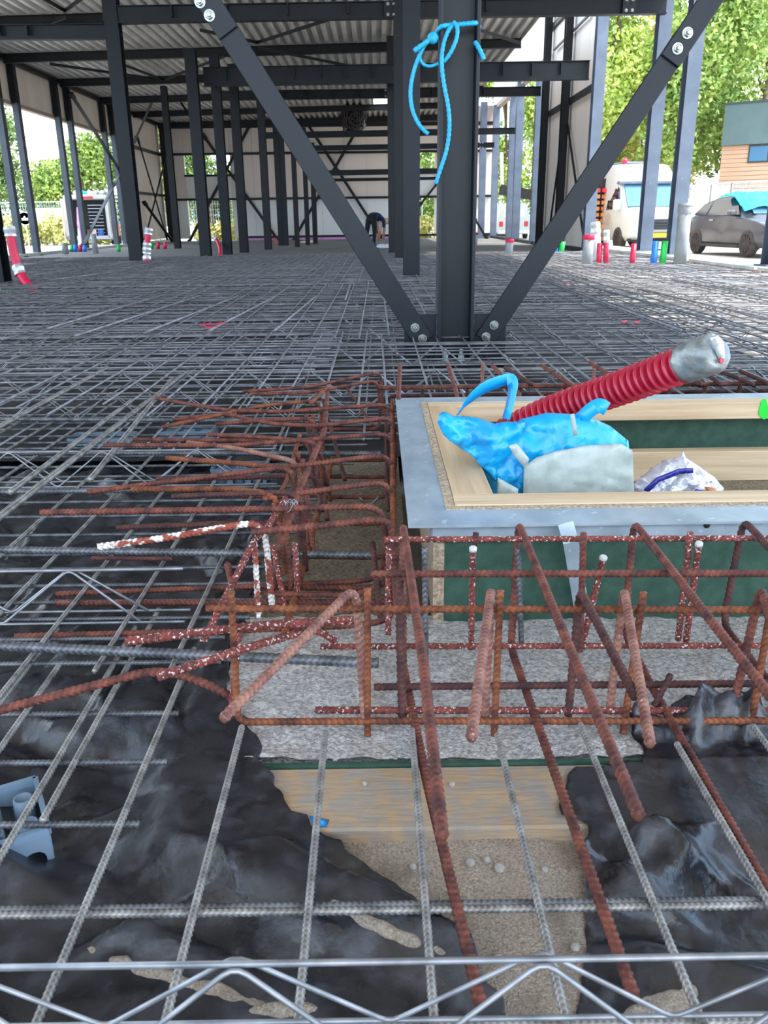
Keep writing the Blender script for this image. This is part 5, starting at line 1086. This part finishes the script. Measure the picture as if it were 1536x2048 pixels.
# ================================================================== trees and weeds
def leaves(centers, radii, n, size, seed):
    rg = np.random.default_rng(seed); C_ = np.array(centers); R_ = np.array(radii); vol = R_.prod(1); k = rg.choice(len(C_), n, p=vol/vol.sum())
    d = rg.normal(size=(n, 3)); d /= np.linalg.norm(d, axis=1)[:, None]; p = C_[k]+d*R_[k]*(rg.random(n)**.42)[:, None]
    u = rg.normal(size=(n, 3)); u /= np.linalg.norm(u, axis=1)[:, None]; v = np.cross(u, rg.normal(size=(n, 3))); v /= np.linalg.norm(v, axis=1)[:, None]
    s = size*rg.uniform(.6, 1.4, (n, 1)); u = u*s; v = v*s*.55
    V = np.stack([p-u, p-v*1.0, p+u, p+v*1.0], 1).reshape(-1, 3); return V, np.arange(4*n).reshape(-1, 4)
def tree(x, y, h_, sp, mat, n, label, seed, size=.13, low=.25, tr=.16, name='tree', nb=9, group='trees around the hall'):
    rg = np.random.default_rng(seed); base = A(x, y, G-.05); e = empty(name, base, label, 'tree', group)
    top = base+A(rg.normal(0, .3), rg.normal(0, .3), h_*.85); P = [base, base+(top-base)*.35+A(rg.normal(0, .2), 0, 0), base+(top-base)*.7+A(rg.normal(0, .3), 0, 0), top]
    P = smooth_path(P, 2); V, Q, T = sweep(P, np.linspace(tr, tr*.25, len(P)), 8); put('trunk', V, Q, T, 'bark', e)
    cs = []; rs = []
    for k in range(nb):
        f = low+(1-low)*(k+.5)/nb; a_ = rg.uniform(0, 6.28); rr = sp*(1-.55*abs(f-.5)*1.3)*rg.uniform(.35, .75); c = base+A(math.cos(a_)*rr, math.sin(a_)*rr, h_*f)
        q = P[int(min(f*.8, .95)*(len(P)-1))]; B = smooth_path([q, (q+c)/2+A(0, 0, .15*sp), c], 2); V, Q, T = sweep(B, np.linspace(tr*.35, tr*.08, len(B)), 5); put('branch', V, Q, T, 'bark', e)
        cs.append(c); rs.append(A(sp*.52, sp*.52, h_*.13+sp*.18)*rg.uniform(.75, 1.2))
    V, Q = leaves(cs, rs, int(n*2.3), size, seed); put('foliage', V, Q, None, mat, e, smooth=False, kind='stuff')
tree(11.2, 43, 13, 2.6, 'leaf_a', 5200, 'yellow green tree left above the camper roof', 1, tr=.2); tree(14.6, 42, 14, 3.2, 'leaf_b', 7000, 'tall tree with a dark trunk right of the pale columns', 2, tr=.24)
tree(19.5, 47, 16, 4.2, 'leaf_b', 8000, 'big tree rising over the timber sided building', 3, tr=.25); tree(16.8, 52, 11, 3.6, 'leaf_c', 6500, 'yellowish tree behind the wire fence by the building', 4); tree(24.5, 50, 15, 4.2, 'leaf_a', 6000, 'tree at the right photo edge above the building', 5)
tree(11.0, 50, 7, 3.0, 'leaf_c', 5000, 'low yellow green tree behind the camper', 6, low=.08); tree(13.8, 47, 6, 2.8, 'leaf_c', 4500, 'low yellowish tree between camper and fence', 16, low=.05)
tree(8.2, 56, 12, 3.0, 'leaf_a', 6000, 'bright tree behind the pale posts over the small van', 7, low=.1); tree(5.2, 60, 12, 3.2, 'leaf_c', 6000, 'bright tree behind the crane boom', 8, low=.08); tree(2.6, 58, 9, 3.0, 'leaf_b', 4500, 'tree behind the opening right of the workers', 9, low=.05)
tree(-7.4, 56, 8, 3.0, 'leaf_b', 5000, 'tree behind the left back window opening', 10, low=.05); tree(-10.8, 57, 8, 3.0, 'leaf_d', 4500, 'dark green tree behind the far left hall corner', 11, low=.05)
tree(-14.6, 55, 9.0, 3.2, 'leaf_b', 7500, 'tall round tree behind the work van', 12, low=.1); tree(-18.6, 56, 5.6, 2.9, 'leaf_b', 5500, 'low tree between sign and work van', 13, low=.08); tree(-23.2, 54, 7.0, 2.4, 'leaf_d', 3800, 'loose tree at the left photo edge', 14, low=.1); tree(-21.2, 60, 4.6, 3.0, 'leaf_b', 3500, 'low hedge tree behind the round sign', 15, low=.05)
def weeds(x0, x1, y, h_, n, label, seed, mat='weed'):
    rg = np.random.default_rng(seed); m = [] ; V, Q = leaves([A(x, y+rg.normal(0, .4), h_*.45+G) for x in np.linspace(x0, x1, 7)], [A((x1-x0)/9, .6, h_*.55)]*7, n, .11, seed)
    e = put('weed_patch', V, Q, None, mat, smooth=False, kind='stuff'); tag(e, label, 'weeds')
weeds(-19.5, -13.6, 44.5, 1.5, 5200, 'yellow flowering weeds before the left fence', 41); weeds(-9.0, -6.0, 44.5, 1.1, 2200, 'pale weeds seen through the back window opening', 42); weeds(1.6, 3.6, 45.5, 1.2, 1200, 'pale weeds seen right of the workers', 43)
